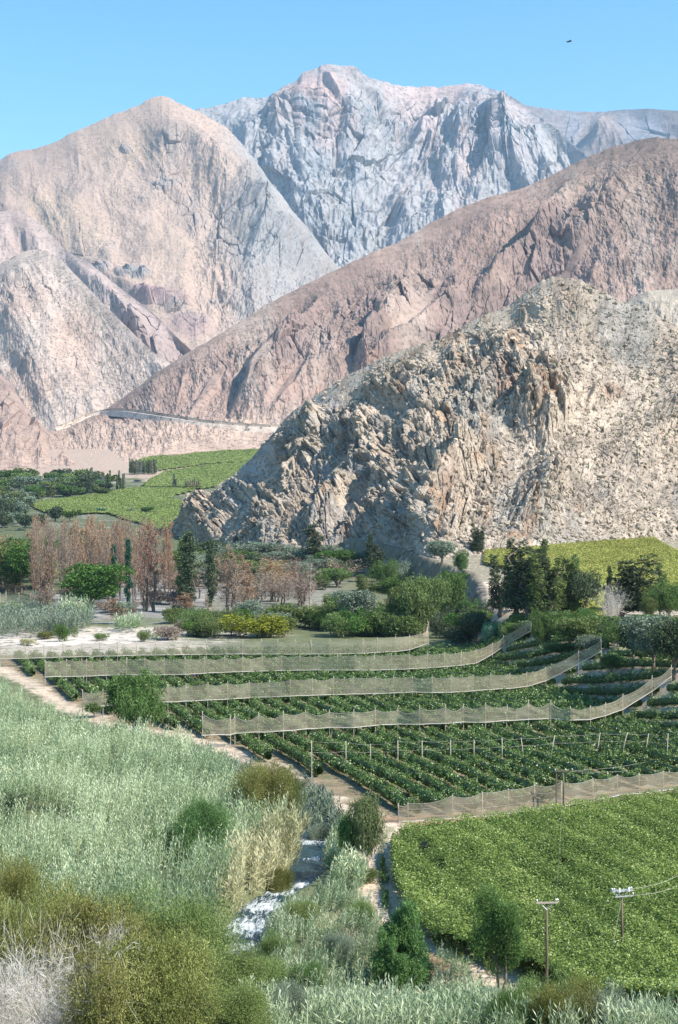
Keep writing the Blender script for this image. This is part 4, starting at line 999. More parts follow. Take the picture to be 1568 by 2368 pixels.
def net_fence(i, extra=.35, label=''):
    Pn = NETP[i]; root = empty('net_fence', Pn[0, :3]); o0 = Pn[0, :3].copy()
    tag(root, label, 'net fence')
    r = np.random.default_rng(800+i)
    # net sheet
    nu = (len(Pn)-1)*8+1; u = np.linspace(0, len(Pn)-1, nu); nv = 7
    B = np.stack([np.interp(u, np.arange(len(Pn)), Pn[:, k]) for k in range(4)], 1)
    sag = (.10 if i != 3 else .20)*(.4+1.2*_r1[(np.floor(u).astype(int)*7+i*31) & 255])*np.sin(np.pi*(u % 1))*np.clip(B[:, 3], 0, 3)
    v = np.linspace(0, 1, nv)[:, None]
    Z = B[:, 2]+.12+(B[:, 3]-.12-sag)*v
    wob = (.05 if i != 3 else .16)*(fbm(u[None]*1.3+v*1.2, v*2.0+u[None]*.3, 3, .6, 810+i))
    X = B[:, 0]+0*v; Y = B[:, 1]+wob-.06
    V = np.stack([X, Y, Z], -1).reshape(-1, 3)-o0
    mk('net', V, grid_faces(nv, nu), M['net'], root, smooth=True)
    for k, (x, y, z, h) in enumerate(Pn):
        tb = TB(); e = extra*(.6+.8*r.random()); dx, dy = r.normal(size=2)*(.05 if i != 0 else .12)
        tb.tube([(0, 0, -1.9 if i < 4 else -.3), (dx*.5, dy*.5, h*.5), (dx, dy, h+e)], [.065, .058, .048], 6)
        p = tb.build('post', M['post'], root, True); p.location = (x-o0[0], y-o0[1]+.05, z-o0[2])
    for q in range(4):
        f = q/3; tb = TB(); P3 = np.stack([B[:, 0], B[:, 1]-.10, B[:, 2]+.14+(B[:, 3]-.14-sag)*f], 1)-o0
        tb.tube(P3, .009 if f < 1 else .016, 3, False); tb.build('wire', M['wire'], root)
    # rolled hem on the ground
    tb = TB(); P3 = np.stack([B[:, 0], B[:, 1]-.15+.12*pn(u*1.1, u*0, 820+i), B[:, 2]+.02+.10*np.abs(pn(u*.9, u*0+4, 822))], 1)-o0
    tb.tube(P3, .06, 5); tb.build('hem', M['wire'], root, True)
net_fence(0, .35, 'farthest beige shade net fence beside the sandy river flat')
net_fence(1, .25, 'second beige net fence from the far end, rising up the bank')
net_fence(2, .25, 'middle beige net fence passing behind the willow in the orchard')
net_fence(3, .30, 'sagging beige net fence with folded panels and leaning posts')
net_fence(4, .12, 'tall beige net fence along the edge of the pergola vineyard')

# fence of bare posts and wires inside the front block
BARE = [(720.6,1795,1712,0),(800,1781.6,1713.6,0),(856.6,1773,1720,0),(920,1775,1712,0),(976,1773,1712,0),(1042,1770,1711,0),(1096,1762,1711,0),(1161,1763,1706,0),(1212,1755,1706,-7),(1272,1750,1700,11),(1343,1751,1719,34),(1378,1746,1694,10),(1435,1745,1694,16),(1490,1746,1696,10),(1541,1757,1696,4)]
def bare_fence():
    p0 = gp(720, 1795); root = empty('wire_fence', p0); tag(root, 'line of bare wooden posts and thin wires crossing the front orchard block', 'wire fence')
    tops = []
    for px, b, t, dx in BARE:
        p = gp(px, b+8); h = (b+8-t)/F*p.y; tb = TB(); d = dx/F*p.y
        tb.tube([(0, 0, -.3), (d*.5, 0, h*.5), (d, 0, h)], [.075, .065, .05], 6); o = tb.build('post', M['post'], root, True); o.location = p-p0
        if dx != 34: tops.append((p.x+d, p.y, p.z+h, p.z))
    Tt = np.array(tops)
    for f in (1.0, .72):
        u = np.linspace(0, len(Tt)-1, 80); z = Tt[:, 3]+(Tt[:, 2]-Tt[:, 3])*f-.1
        Pw = np.stack([np.interp(u, range(len(Tt)), Tt[:, 0]), np.interp(u, range(len(Tt)), Tt[:, 1]), np.interp(u, range(len(Tt)), z)-.12*np.sin(np.pi*(u % 1))], 1)-np.array(p0)
        tb = TB(); tb.tube(Pw, .010, 3, False); tb.build('wire', M['wire'], root)
bare_fence()

ORD = 'first second third fourth fifth sixth seventh eighth ninth tenth eleventh twelfth thirteenth fourteenth fifteenth sixteenth seventeenth eighteenth nineteenth twentieth'.split()
TENS = ['twenty', 'thirty', 'forty']
def ordw(n):
    if n < 20: return ORD[n]
    t, u = divmod(n+1, 10)
    return ['twentieth', 'thirtieth', 'fortieth'][t-2] if u == 0 else TENS[t-2]+'-'+ORD[u-1]

PICK = gp(447, 1577)
def hedge(x, y, label, group, seed):
    """one citrus row: x, y arrays along it"""
    r = np.random.default_rng(seed)
    L = np.hypot(np.diff(x), np.diff(y)).sum(); s = np.concatenate([[0], np.cumsum(np.hypot(np.diff(x), np.diff(y)))])
    nt_ = max(1, int(L/2.0)); lob = []
    for k in range(nt_):
        q = (k+.5)/nt_*L+r.normal()*.15; a, b = np.interp(q, s, x), np.interp(q, s, y)
        for _ in range(3):
            lob.append((a+r.normal()*.26, b+r.normal()*.45, float(G(a, b))+.90+r.normal()*.16+.22*(r.random() < .3), .55+r.random()*.24, .65+r.random()*.3, .62+r.random()*.25))
    lob = np.array(lob); n = int(L*(190 if y.mean() < 215 else 140))
    o = np.array([x[0], y[0], float(G(x[0], y[0]))])
    C, d = crown_pts(lob, n, .72, r, 6, .16)
    dy = PICK.y-C[:, 1]; kp = ~((dy > -.5) & (dy < 9) & (np.abs(C[:, 0]-PICK.x*C[:, 1]/PICK.y) < .55) & (C[:, 2] > PICK.z+.62-dy*.085))
    C, d = C[kp], d[kp]; n = len(C)
    C[:, 2] = np.maximum(C[:, 2], G(C[:, 0], C[:, 1])+.05)
    nrm = d+rdir(n, r)*.75; nrm /= np.linalg.norm(nrm, axis=1, keepdims=True)
    a = np.cross(nrm, rdir(n, r)); a /= np.linalg.norm(a, axis=1, keepdims=True); b = np.cross(nrm, a)
    lf = .17 if y.mean() < 215 else .21
    sz = lf*(.7+.6*r.random(n))[:, None]
    V1, Q1 = leafcards(C, a*sz*.55, b*sz*.34)
    # dense inner wood and leaves as a solid core in the darkest leaf tone
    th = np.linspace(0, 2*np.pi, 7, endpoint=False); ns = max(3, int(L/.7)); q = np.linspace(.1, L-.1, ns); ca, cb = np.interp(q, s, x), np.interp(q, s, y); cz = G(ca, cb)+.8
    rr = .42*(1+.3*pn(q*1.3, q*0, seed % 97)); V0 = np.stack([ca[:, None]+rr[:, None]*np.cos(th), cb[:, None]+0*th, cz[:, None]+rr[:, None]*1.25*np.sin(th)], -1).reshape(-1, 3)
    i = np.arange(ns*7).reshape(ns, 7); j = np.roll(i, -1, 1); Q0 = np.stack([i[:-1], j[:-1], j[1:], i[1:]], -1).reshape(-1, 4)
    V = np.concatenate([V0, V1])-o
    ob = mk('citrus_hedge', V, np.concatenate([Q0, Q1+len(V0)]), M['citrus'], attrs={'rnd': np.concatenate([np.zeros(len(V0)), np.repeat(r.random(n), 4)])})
    ob.location = o; tag(ob, label, 'hedge', group)

def netY(i, x):
    P = NETP[i]; return np.interp(x, P[:, 0], P[:, 1]) if i != 4 else np.interp(x, P[:, 0], P[:, 1])
BLK = ['in front, before the sagging net', 'before the middle net', 'before the second net', 'before the farthest net', 'beyond the farthest net']
def orchard():
    rows = []
    y = np.arange(141, 334, .5)
    for k in range(-14, 34):
        X0 = -12.0+k*3.12
        sl = -.30-.10*sstep(10, 50, X0)
        rows.append((X0, X0+sl*(y-196)+.25*pn(y*.05, y*0+k, 33)))
    cnt = 0
    for blk in range(5):
        num = 0
        for X0, x in rows:
            lo_ = netY(4-blk, x)+(.9 if blk else 1.3); hi_ = netY(max(3-blk, 0), x)-.9 if blk < 4 else lo_+15
            endx = NETP[max(3-blk, 0)][-1, 0] if blk < 4 else 16.
            d = x-np.interp(y, _fy, _fx)
            m = (y > lo_) & (x > XL(y)+1.2) & (d < (19 if blk == 0 else 17))
            past = x > endx+.5
            m &= np.where(past, y < NETP[max(3-blk, 0)][-1, 1]-1, y < hi_) & ((blk < 4) | ~past)
            if blk: m &= ~((x > NETP[4-blk][-1, 0]+.5) & (y < NETP[4-blk][-1, 1]+4))
            px_ = CX+F*x/y
            m &= (px_ > -60) & (px_ < 1640)
            idx = np.nonzero(m)[0]
            if len(idx) < 6: continue
            # longest contiguous piece
            sp = np.split(idx, np.nonzero(np.diff(idx) > 1)[0]+1); seg = max(sp, key=len)
            if len(seg) < 6: continue
            hedge(x[seg], y[seg], f'{ordw(num)} citrus hedge counted from the river in the block {BLK[blk]}', 'citrus hedges in the netted orchard', 900+cnt); num += 1; cnt += 1
    print('hedges', cnt)
orchard()

# ------------------------------------------------------------------ utility poles
def pole(px, base, top, label, kind, rz=0., yaw=0.):
    p = gp(px, base); h = (base-top)/F*p.y; root = empty('utility_pole', p, rz); tag(root, label, 'utility pole')
    tb = TB(); tb.tube([(0, 0, -.4), (.02, 0, h*.5), (0, 0, h)], [.095, .082, .066], 10); tb.build('pole', M['pole'], root, True)
    def ins(x, y, z, par):
        t = TB(); t.tube([(x, y, z), (x, y, z+.06), (x, y, z+.07), (x, y, z+.13), (x, y, z+.16)], [.03, .03, .06, .055, .02], 8); t.build('insulator', M['ceramic'], par, True)
    w = 1.1*p.y/95
    if kind == 'wood':
        t = TB(); t.box((0, -.13, h+.02), (w*1.32, .09, .09)); a = t.build('cross_arm', M['post'], root)
        t = TB(); t.tube([(-.38*w, -.1, h-.02), (0, -.1, h-.42)], .025, 5); t.tube([(.38*w, -.1, h-.02), (0, -.1, h-.42)], .025, 5); t.build('brace', M['steel'], root)
        for x in (-.6, .52, .62): ins(x*w, -.13, h+.08, a)
    elif kind == 'steel':
        t = TB(); t.box((0, -.12, h+.12), (w*1.3, .08, .08)); t.box((0, .12, h+.12), (w*1.3, .08, .08)); a = t.build('cross_arm', M['steel'], root)
        t = TB(); t.box((.1, -.1, h-.22), (w*1.15, .07, .07)); b = t.build('cross_arm', M['steel'], root)
        t = TB(); t.tube([(-.34*w, -.12, h+.1), (0, -.08, h-.35)], .02, 5); t.tube([(.34*w, -.12, h+.1), (0, -.08, h-.35)], .02, 5); t.build('brace', M['steel'], root)
        for x in (-.62, -.5, .5, .62): ins(x*w, 0, h+.16, a)
        for x in (-.5, .58): ins(x*w+.1, -.1, h-.18, b)
        for x in (-.3, .3): t = TB(); t.tube([(x*w, -.3, h+.1), (x*w, -.3, h+.38)], .05, 8); t.build('cutout', M['ceramic'], root, True)
        t = TB(); t.tube([(0, 0, h-.3), (-1.3, -.6, .1)], .014, 4); t.build('guy_wire', M['wire'], root)
    else:
        t = TB(); t.box((0, -.12, h-.02), (w*1.1, .1, .1)); a = t.build('cross_arm', M['pole'], root)
        for x in (-.5, .5, .1): ins(x*w, -.12, h+.04, a)
        t = TB(); t.box((-.75*w*.55, 0, h*.5-.1), (.13, .13, h+.1)); t.build('second_pole', M['pole'], root)
        t = TB(); t.tube([(-.45*w, 0, h*.42), (-1.25*w, -.3, .2)], .03, 5); t.build('guy_wire', M['pole'], root)
    return p, h
pA, hA = pole(1264, 2312, 2087, 'slim utility pole with a plain wooden cross-arm at the vineyard edge', 'wood', .12)
pB, hB = pole(1438, 2243, 2064, 'utility pole with steel arms and insulators standing among the pergola vines', 'steel', .3)
pC, hC = pole(1303, 1874, 1782, 'dark double utility pole behind the front net', 'dark', .1)
def cable(a, b, sag, label, rad=.012):
    t = np.linspace(0, 1, 40); a, b = np.array(a), np.array(b); P = a+(b-a)*t[:, None]; P[:, 2] -= sag*4*t*(1-t)
    tb = TB(); tb.tube(P-a, rad, 3, False); o = tb.build('power_line', M['wire']); o.location = a; tag(o, label, 'cable')
def pt(px, py, Y): return ((px-CX)/F*Y, Y, (HY-py)/F*Y)
cable(pC+Vector((.5, -.1, hC)), pt(1640, 1716, 190), .8, 'upper thin wire running from the dark double pole over the orchard')
cable(pC+Vector((.4, -.1, hC-.05)), pt(1640, 1738, 186), .9, 'lower thin wire running from the dark double pole over the orchard')
cable(pB+Vector((.5, .1, hB+.2)), pt(1640, 1975, 125), .6, 'upper pale wire leaving the steel armed pole')
cable(pB+Vector((.5, -.1, hB-.15)), pt(1640, 2003, 122), .6, 'lower pale wire leaving the steel armed pole')
cable(pA+Vector((.5, -.1, hA+.15)), pC+Vector((0, -.1, hC)), 1.2, 'faint wire from the wooden cross-arm pole to the double pole', .003)

# masts on the rocky hill and in the far fields
def hillpole(px, base, top, label, arm=True, hill=True):
    p = on_hill('hill', px, base) if hill else gp(px, base)
    h = (base-top)/F*p.y; root = empty('hill_pole' if hill else 'field_pole', p); tag(root, label, 'pole')
    tb = TB(); tb.tube([(0, 0, -1), (0, 0, h)], [.22, .16], 6); tb.build('pole', M['pole'], root, True)
    if arm: tb = TB(); tb.box((0, -.2, h-.5), (3., .2, .2)); tb.build('cross_arm', M['pole'], root)
hillpole(1088, 1088, 1043, 'lone pole with a small cross-arm on the rocky rib')
hillpole(1516, 976, 934, 'taller of the paired poles on the pale hillside', False)
hillpole(1523, 977, 936, 'thinner of the paired poles on the pale hillside', False)
hillpole(1321, 642, 610, 'thin mast on the top of the rocky hill', False)
hillpole(1202, 750, 712, 'pole on the ridge above the dark cliff', False)
hillpole(1175, 795, 768, 'pole at the top of the dark cliff face', False)
hillpole(145, 1207, 1190, 'white pole standing in the far green field', True, False)

# ------------------------------------------------------------------ trees, one by one
G1 = 'scorched trees of the burnt grove'; G2 = 'mesquite shrubs behind the farthest net'; G3 = 'trees of the far valley wood'
# burnt grove
T(202,1430,1306,116,'round','broad','round bright green tree standing alone before the burnt grove','broadleaf_tree')
T(100,1440,1325,66,'bare',None,'blackened many-stemmed bare tree beside the far cane bed','bare_tree',trunkmat='bark_burnt',var=2)
T(265,1443,1384,46,'burnt',None,'small scorched tree just beside the round green tree','scorched_tree')
T(12,1372,1262,80,'round','mesquite','olive green tree at the grove edge, half scorched','broadleaf_tree')
T(48,1368,1256,74,'round','mesquite','taller olive tree behind the pale net plot','broadleaf_tree')
T(88,1366,1270,66,'burnt',None,'scorched tree next to the olive trees by the net plot','scorched_tree')
T(26,1376,1320,50,'burnt',None,'low rust coloured scorched tree beside the pale net plot','scorched_tree')
T(296,1407,1248,17,'column','teal','slender ivy-wrapped dead trunk, the bluest green in the grove','ivy_tree')
T(262,1390,1262,14,'column','teal','shorter ivy-wrapped trunk behind the round green tree','ivy_tree')
T(338,1414,1212,56,'burnt',None,'tall scorched poplar with dark lower trunk','scorched_poplar',var=1)
T(353,1414,1204,58,'burnt',None,'tallest scorched poplar, pale orange brown, facing the river flat','scorched_poplar',var=3)
T(421,1398,1245,26,'column','mesquite','leafy poplar column, the thinner of a close pair','leafy_poplar')
T(437,1416,1232,32,'column','dark','leafy dark poplar column, the taller of a close pair','leafy_poplar')
T(487,1404,1252,27,'column','dark','single dark poplar column beside the scorched thicket','leafy_poplar')
T(425,1422,1370,44,'burnt',None,'low scorched sprouts at the foot of the poplar pair','scorched_tree')
T(484,1424,1372,34,'burnt',None,'low scorched sprouts at the foot of the single poplar','scorched_tree')
T(548,1420,1262,66,'burnt',None,'leaning scorched thicket of many stems','scorched_tree',var=1)
T(572,1418,1285,46,'burnt',None,'upright scorched tree at the edge of the thicket','scorched_tree',var=3)
T(530,1418,1300,50,'burnt',None,'scorched tree on the poplar side of the thicket','scorched_tree',var=1)
T(645,1316,1250,12,'bare',None,'thin bare grey spire against the shaded cliff','bare_tree')
T(722,1322,1214,48,'spire','dark','dark green tree standing against the shaded foot of the cliff','eucalyptus_tree')
T(752,1326,1276,48,'round','broad','bright green bush tree beside the dark cliff-foot tree','broadleaf_tree')
T(698,1404,1308,76,'bare',None,'wide bare grey tree with scorched crown tips','bare_tree',var=1)
T(716,1410,1298,56,'bare',None,'bare tree with pale forked trunk in the clearing','bare_tree',trunkmat='bark_pale',var=0)
T(676,1352,1300,40,'burnt',None,'small scorched crown behind the bare trees','scorched_tree')
T(640,1392,1330,60,'bare',None,'low bare tree in the burnt clearing','bare_tree',var=2)
T(612,1385,1310,50,'bare',None,'bare twiggy tree beside the scorched thicket','bare_tree',var=3)
T(785,1352,1284,76,'bare',None,'grey purple leafless tree below the rocks','bare_tree',trunkmat='bark',var=1)
r_ = random.Random(5)
for k in range(110):
    px = 70+r_.random()*330; b = 1330+r_.random()*66; t = b-(135+r_.random()*75); kind = 'burnt' if r_.random() < .55 else 'bare'
    if t < 1192: t = 1192+r_.random()*34
    T(px, b, t, 16+r_.random()*20, kind, None, 'leafless or rust coloured tree in the dense burnt grove', 'scorched_tree', 'tree', G1)
for k in range(16):
    T(130+r_.random()*560, 1340+r_.random()*60, 0, 0, 'x', None, '') if False else None
for k in range(46):
    px = 385+r_.random()*330; b = 1340+r_.random()*64; h = 34+r_.random()*44
    T(px, b, b-h, h*(.5+.4*r_.random()), 'bare' if k % 6 else 'burnt', None, 'thin leafless tree standing round the ashy clearing', 'bare_tree', 'tree', 'leafless trees round the clearing')
for k in range(20):
    px = -10+r_.random()*118; b = 1335+r_.random()*42; h = 62+r_.random()*56
    T(px, b, b-h, h*(.6+.4*r_.random()), 'round' if k % 2 else 'burnt', ['mesquite', None][k % 2], 'dusky half scorched tree crowding behind the small net plot', 'scorched_tree', 'tree', 'trees behind the small net plot')
# green undergrowth bushes between the grove and the hill
for k in range(64):
    px = 395+r_.random()*420; b = 1300+r_.random()*70; h = 26+r_.random()*30
    T(px, b, b-h, h*(1.1+r_.random()*.5), 'round' if k % 3 else 'shrub', r_.choice(['grey', 'broad', 'mesquite', 'grey', 'dark']), 'green bush on the valley floor under the cliff', 'bush', 'bush', 'bushes at the foot of the cliff')
for k in range(22):
    px = 60+r_.random()*360; b = 1385+r_.random()*40; h = 14+r_.random()*18
    T(px, b, b-h, h*1.3, 'shrub', r_.choice(['grey', 'mesquite', 'twig']), 'small grey bush on the ashy ground of the grove', 'bush', 'bush', 'bushes on the ashy ground')
# mesquite band
for k in range(44):
    px = 395+r_.random()*560; b = 1436+r_.random()*40; h = 26+r_.random()*26+12*(px > 700)
    T(px, b, b-h, h*(1.25+r_.random()*.6), 'shrub', r_.choice(['mesquite', 'mesquite', 'mesquite', 'broad', 'grey']), 'rounded green shrub in the thick band behind the farthest net', 'shrub', 'shrub', G2)
T(612,1474,1422,96,'shrub','gold','golden yellow green shrub behind the farthest net','shrub','shrub')
T(770,1460,1424,46,'shrub','reed_dry','pale feathery shrub above the mesquite band','shrub','shrub')
# sandy flat
for a in [(147,1483,1444,48,'shrub','broad','round dark shrub casting a shadow on the sandy flat'),(104,1478,1460,30,'shrub','olive','small rusty shrub on the sandy flat'),(236,1482,1464,40,'shrub','mesquite','low flat shrub on the sandy flat'),(335,1484,1458,48,'shrub','mesquite','low green shrub behind the farthest net on sand'),(393,1480,1448,46,'shrub','twig','grey leafless shrub on the sandy flat'),(312,1452,1432,30,'shrub','olive','pale yellow shrub by the far water'),(170,1462,1448,30,'shrub','reed_dry','straw coloured bush on the sand'),(60,1492,1476,26,'shrub','reed_dry','tiny straw tuft behind the farthest net'),(420,1462,1434,40,'shrub','twig','brown bare shrub at the end of the sand')]:
    T(a[0],a[1],a[2],a[3],a[4],a[5],a[6],'shrub','shrub')
# centre wood, right of the clearing
for a in [(858,1336,1236,30,'spire','dark','tall dark spire tree in front of the pale rocks','eucalyptus_tree'),
 (872,1345,1262,40,'spire','dark','dark green spire beside the tallest spire tree','eucalyptus_tree'),
 (848,1392,1330,52,'euc','mesquite','olive eucalyptus below the tall spire','eucalyptus_tree'),
 (892,1366,1296,64,'willow','willow','green willow under the pale rocks','willow_tree'),
 (925,1350,1300,56,'willow','grey','grey green willow beside the cut bank','willow_tree'),
 (905,1402,1338,66,'round','broad','dark leafy tree in the middle wood','broadleaf_tree'),
 (835,1460,1366,76,'round','grey','grey leaved tree with visible trunk behind the farthest net','broadleaf_tree'),
 (790,1440,1384,60,'round','broad','bright green tree at the edge of the clearing','broadleaf_tree'),
 (772,1418,1372,50,'round','mesquite','olive green tree at the edge of the clearing','broadleaf_tree'),
 (980,1470,1336,120,'willow','mesquite','broad feathery tree mass behind the end of the farthest net','willow_tree'),
 (925,1468,1358,90,'willow','mesquite','yellowish feathery tree next to the grey leaved tree','willow_tree'),
 (1042,1440,1326,62,'willow','willow','fresh green willow beside the cut earth bank','willow_tree'),
 (1000,1420,1345,80,'willow','willow','green willow crown at the foot of the cut bank','willow_tree'),
 (1022,1304,1252,56,'round','grey','pale grey green tree on top of the cut bank','broadleaf_tree'),
 (1066,1334,1272,34,'willow','willow','narrow green willow hanging over the cut bank','willow_tree'),
 (1100,1282,1212,44,'euc','dark','open dark tree on the lower rocks','eucalyptus_tree'),
 (1060,1470,1390,56,'euc','dark','dark tree in the shade behind the second net','eucalyptus_tree'),
 (1100,1492,1416,60,'round','dark','shaded leafy tree below the sandy landing','broadleaf_tree'),
 (1018,1476,1420,60,'shrub','dark','dark shrub at the end of the farthest net','shrub'),
 (1072,1496,1450,60,'shrub','dark','dark shrub next to the pale fig','shrub'),
 (1132,1494,1438,50,'shrub','fig','pale blue green fig bush','fig_tree'),
 (1165,1482,1440,40,'shrub','citrus','dark citrus bush beside the pale fig','citrus_bush'),
 (1158,1426,1288,76,'euc','dark','first dark eucalyptus on the terrace edge beside the sandy landing','eucalyptus_tree'),
 (1188,1432,1256,96,'euc','dark','tall dark eucalyptus, second on the terrace edge','eucalyptus_tree'),
 (1226,1432,1266,100,'euc','dark','third eucalyptus of the terrace row, dense','eucalyptus_tree'),
 (1262,1428,1252,44,'spire','mesquite','thin olive spire rising from the terrace row','eucalyptus_tree'),
 (1266,1434,1284,100,'euc','mesquite','fourth eucalyptus of the terrace row, broad and olive','eucalyptus_tree'),
 (1300,1430,1298,80,'euc','mesquite','fifth eucalyptus of the terrace row, loose and olive','eucalyptus_tree'),
 (1328,1430,1286,44,'spire','mesquite','narrow spire at the thin end of the terrace row','eucalyptus_tree'),
 (1356,1432,1322,66,'round','dark','low dark tree between the terrace row and the dead tree','broadleaf_tree'),
 (1440,1430,1292,104,'euc','dark','spiky dark eucalyptus beside the dead pale tree','eucalyptus_tree'),
 (1408,1420,1312,24,'spire','dark','slanting dark spire behind the dead pale tree','eucalyptus_tree'),
 (1412,1440,1350,60,'dead',None,'dead pale leafless tree leaning off the terrace edge','bare_tree'),
 (1526,1424,1306,36,'spire','mesquite','narrow olive spire beside the upper net','eucalyptus_tree'),
 (1548,1438,1350,80,'willow','willow','green willow on the terrace near the upper net','willow_tree'),
 (1502,1438,1378,50,'willow','mesquite','olive willow beside the narrow spire','willow_tree'),
 (1256,1504,1412,58,'willow','willow','feathery green tree at the tip of the second net','willow_tree'),
 (1335,1502,1428,84,'round','mesquite','rounded light olive tree below the terrace','broadleaf_tree'),
 (1372,1506,1470,50,'shrub','grey','grey green bush beside the rounded olive tree','shrub'),
 (1400,1470,1426,70,'round','citrus','dark glossy citrus tree under the terrace edge','citrus_tree'),
 (1425,1500,1440,60,'willow','willow','soft green willow among the dark citrus trees','willow_tree'),
 (1465,1545,1434,70,'round','dark','dark leafy tree, nearest the tip of the middle net','broadleaf_tree'),
 (1512,1560,1424,90,'round','grey','big grey green leafy tree below the terrace','broadleaf_tree'),
 (1560,1572,1436,90,'round','dark','big dark tree at the tip of the sagging net','broadleaf_tree'),
 (1416,1556,1512,60,'round','citrus','dark citrus tree by the tip of the middle net','citrus_tree'),
 (1300,1520,1488,60,'round','citrus','low citrus tree below the rounded olive tree','citrus_tree'),
 (1370,1462,1424,60,'round','citrus','citrus tree beneath the dead pale tree','citrus_tree'),
 (1545,1480,1424,80,'round','broad','bright leafy tree beneath the terrace willow','broadleaf_tree'),
 (1210,1478,1440,50,'shrub','dark','shaded bush under the terrace row','shrub')]:
    T(*a[:7], a[7], 'shrub' if a[7] == 'shrub' else 'tree')
for k in range(34):
    px = 985+r_.random()*150; b = 1350+r_.random()*120
    if 1065 < px < 1135 and b < 1418: continue
    h = 24+r_.random()*30; T(px, b, b-h, h*(1.2+.5*r_.random()), 'shrub' if k % 2 else 'round', r_.choice(['dark', 'mesquite', 'broad', 'willow']), 'leafy bush on the cut earth bank below the rocks', 'bush', 'bush', 'bushes on the cut earth bank')
for k in range(26):
    px = 1140+r_.random()*420; b = 1450+r_.random()*40; h = 22+r_.random()*24; T(px, b, b-h, h*(.8+.6*r_.random()), 'round' if k % 3 else 'shrub', r_.choice(['citrus', 'dark', 'broad', 'citrus', 'willow']), 'dark bush on the shaded bank above the orchard', 'bush', 'bush', 'bushes on the shaded orchard bank')
# foreground
T(315,1708,1556,118,'willow','willow','large weeping willow standing inside the orchard nets','willow_tree',var=1)
T(272,1728,1672,34,'shrub','broad','small fresh green shrub in front of the weeping willow','shrub','shrub')
T(218,1660,1625,36,'round','citrus','small citrus tree at the foot of the middle net','citrus_tree')
T(606,1905,1764,165,'nearshrub','olive_near','large olive green shrub above the dry cane','shrub','shrub',var=0)
T(655,1890,1790,80,'nearshrub','mesquite','shaded shrub between the olive shrub and the river','shrub','shrub')
T(466,2005,1856,122,'nearshrub','pine','rounded dark green bush in the middle of the cane','shrub','shrub',var=1)
T(368,2000,1915,66,'nearshrub','willow','smaller green bush beside the rounded dark bush','shrub','shrub',var=2)
T(30,1915,1832,90,'shrub','dark','dark bush in the hollow of the cane bed','shrub','shrub')
T(846,2016,1842,96,'willow','willow_pale','slender pale willow with forked trunk beside the path','willow_tree',trunkmat='bark_pale',var=2)
T(800,2010,1880,64,'willow','pine','darker willow behind the slender riverside tree','willow_tree',trunkmat='bark_pale',var=0)
T(850,2040,2008,44,'shrub','mesquite','small bush at the foot of the slender willow','shrub','shrub')
for a in [(700,2150,2085,70,'softgreen','low green bush beside the rapids, nearest the debris'),(640,2230,2165,80,'mesquite','green bush below the white rapids'),(780,2235,2160,80,'grey','sage green bush in the cane by the bend'),(835,2140,2085,56,'softgreen','small bright bush at the edge of the sandy path'),(720,2290,2225,80,'willow','fresh green bush beneath the cane thicket')]:
    T(*a[:4], 'nearshrub', a[4], a[5], 'shrub', 'shrub')
T(745,1960,1905,70,'nearshrub','grey','brushy grey shrub on the river bank','shrub','shrub')
T(645,2080,2010,56,'nearshrub','olive','thin olive shrub leaning over the water','shrub','shrub')
T(948,2272,2088,136,'weeping','pine','bright green feathery weeping tree beside the path','tamarisk_tree',var=0)
T(892,2285,2160,80,'weeping','pine','shaded side growth of the feathery weeping tree','tamarisk_tree',var=1)
T(1158,2296,2066,104,'tamarisk','willow','dark feathery tree in front of the pergola vineyard','tamarisk_tree',var=1)
for a in [(1235,2420,2262,160,'shrub','softgreen','olive shrub under the wooden cross-arm pole'),(1310,2430,2272,160,'shrub','olive','golden tipped shrub at the bottom of the vineyard bank'),(1180,2430,2300,120,'shrub','willow','deep green shrub beside the golden tipped shrub'),(1395,2430,2295,120,'shrub','grey','grey green shrub beside the golden tipped shrub'),
 (60,2330,2060,250,'shrub','olive_near','tall olive shrub above the bleached dead bush'),(190,2360,2090,260,'shrub','olive_near','wide olive shrub in the middle of the near slope'),(330,2330,2110,230,'shrub','olive_near','olive shrub with yellow tips near the cane'),(20,2180,1985,150,'shrub','olive_near','olive shrub at the upper edge of the near slope'),(120,2210,2075,170,'shrub','softgreen','green shrub behind the wide olive shrub'),
 (430,2310,2070,230,'shrub','softgreen','large green shrub beside the cane and the rapids'),(500,2400,2180,220,'shrub','softgreen','large green shrub below the rapids'),(350,2440,2190,260,'shrub','olive_near','lowest olive shrub on the near slope'),(560,2460,2290,170,'shrub','softgreen','green shrub behind the pale grass tuft'),(230,2470,2240,260,'shrub','olive_near','dark twiggy olive shrub beside the dead bush'),
 (600,2330,2215,130,'shrub','softgreen','small green shrub at the lower end of the rapids'),(290,2250,2100,170,'shrub','softgreen','green shrub between olive shrubs and cane'),(660,2400,2275,120,'shrub','grey','grey green shrub at the bottom by the cane')]:
    T(*a[:4], 'nearshrub', *a[5:7], 'shrub', 'shrub')
T(50,2500,2170,330,'dead',None,'bleached leafless bush with tangled pale branches','dead_bush','shrub',var=0)
T(150,2520,2240,260,'dead',None,'smaller bleached bush reaching over the olive shrubs','dead_bush','shrub',var=1)
T(-20,2440,2200,200,'dead',None,'bleached branches behind the tangled dead bush','dead_bush','shrub',var=1)
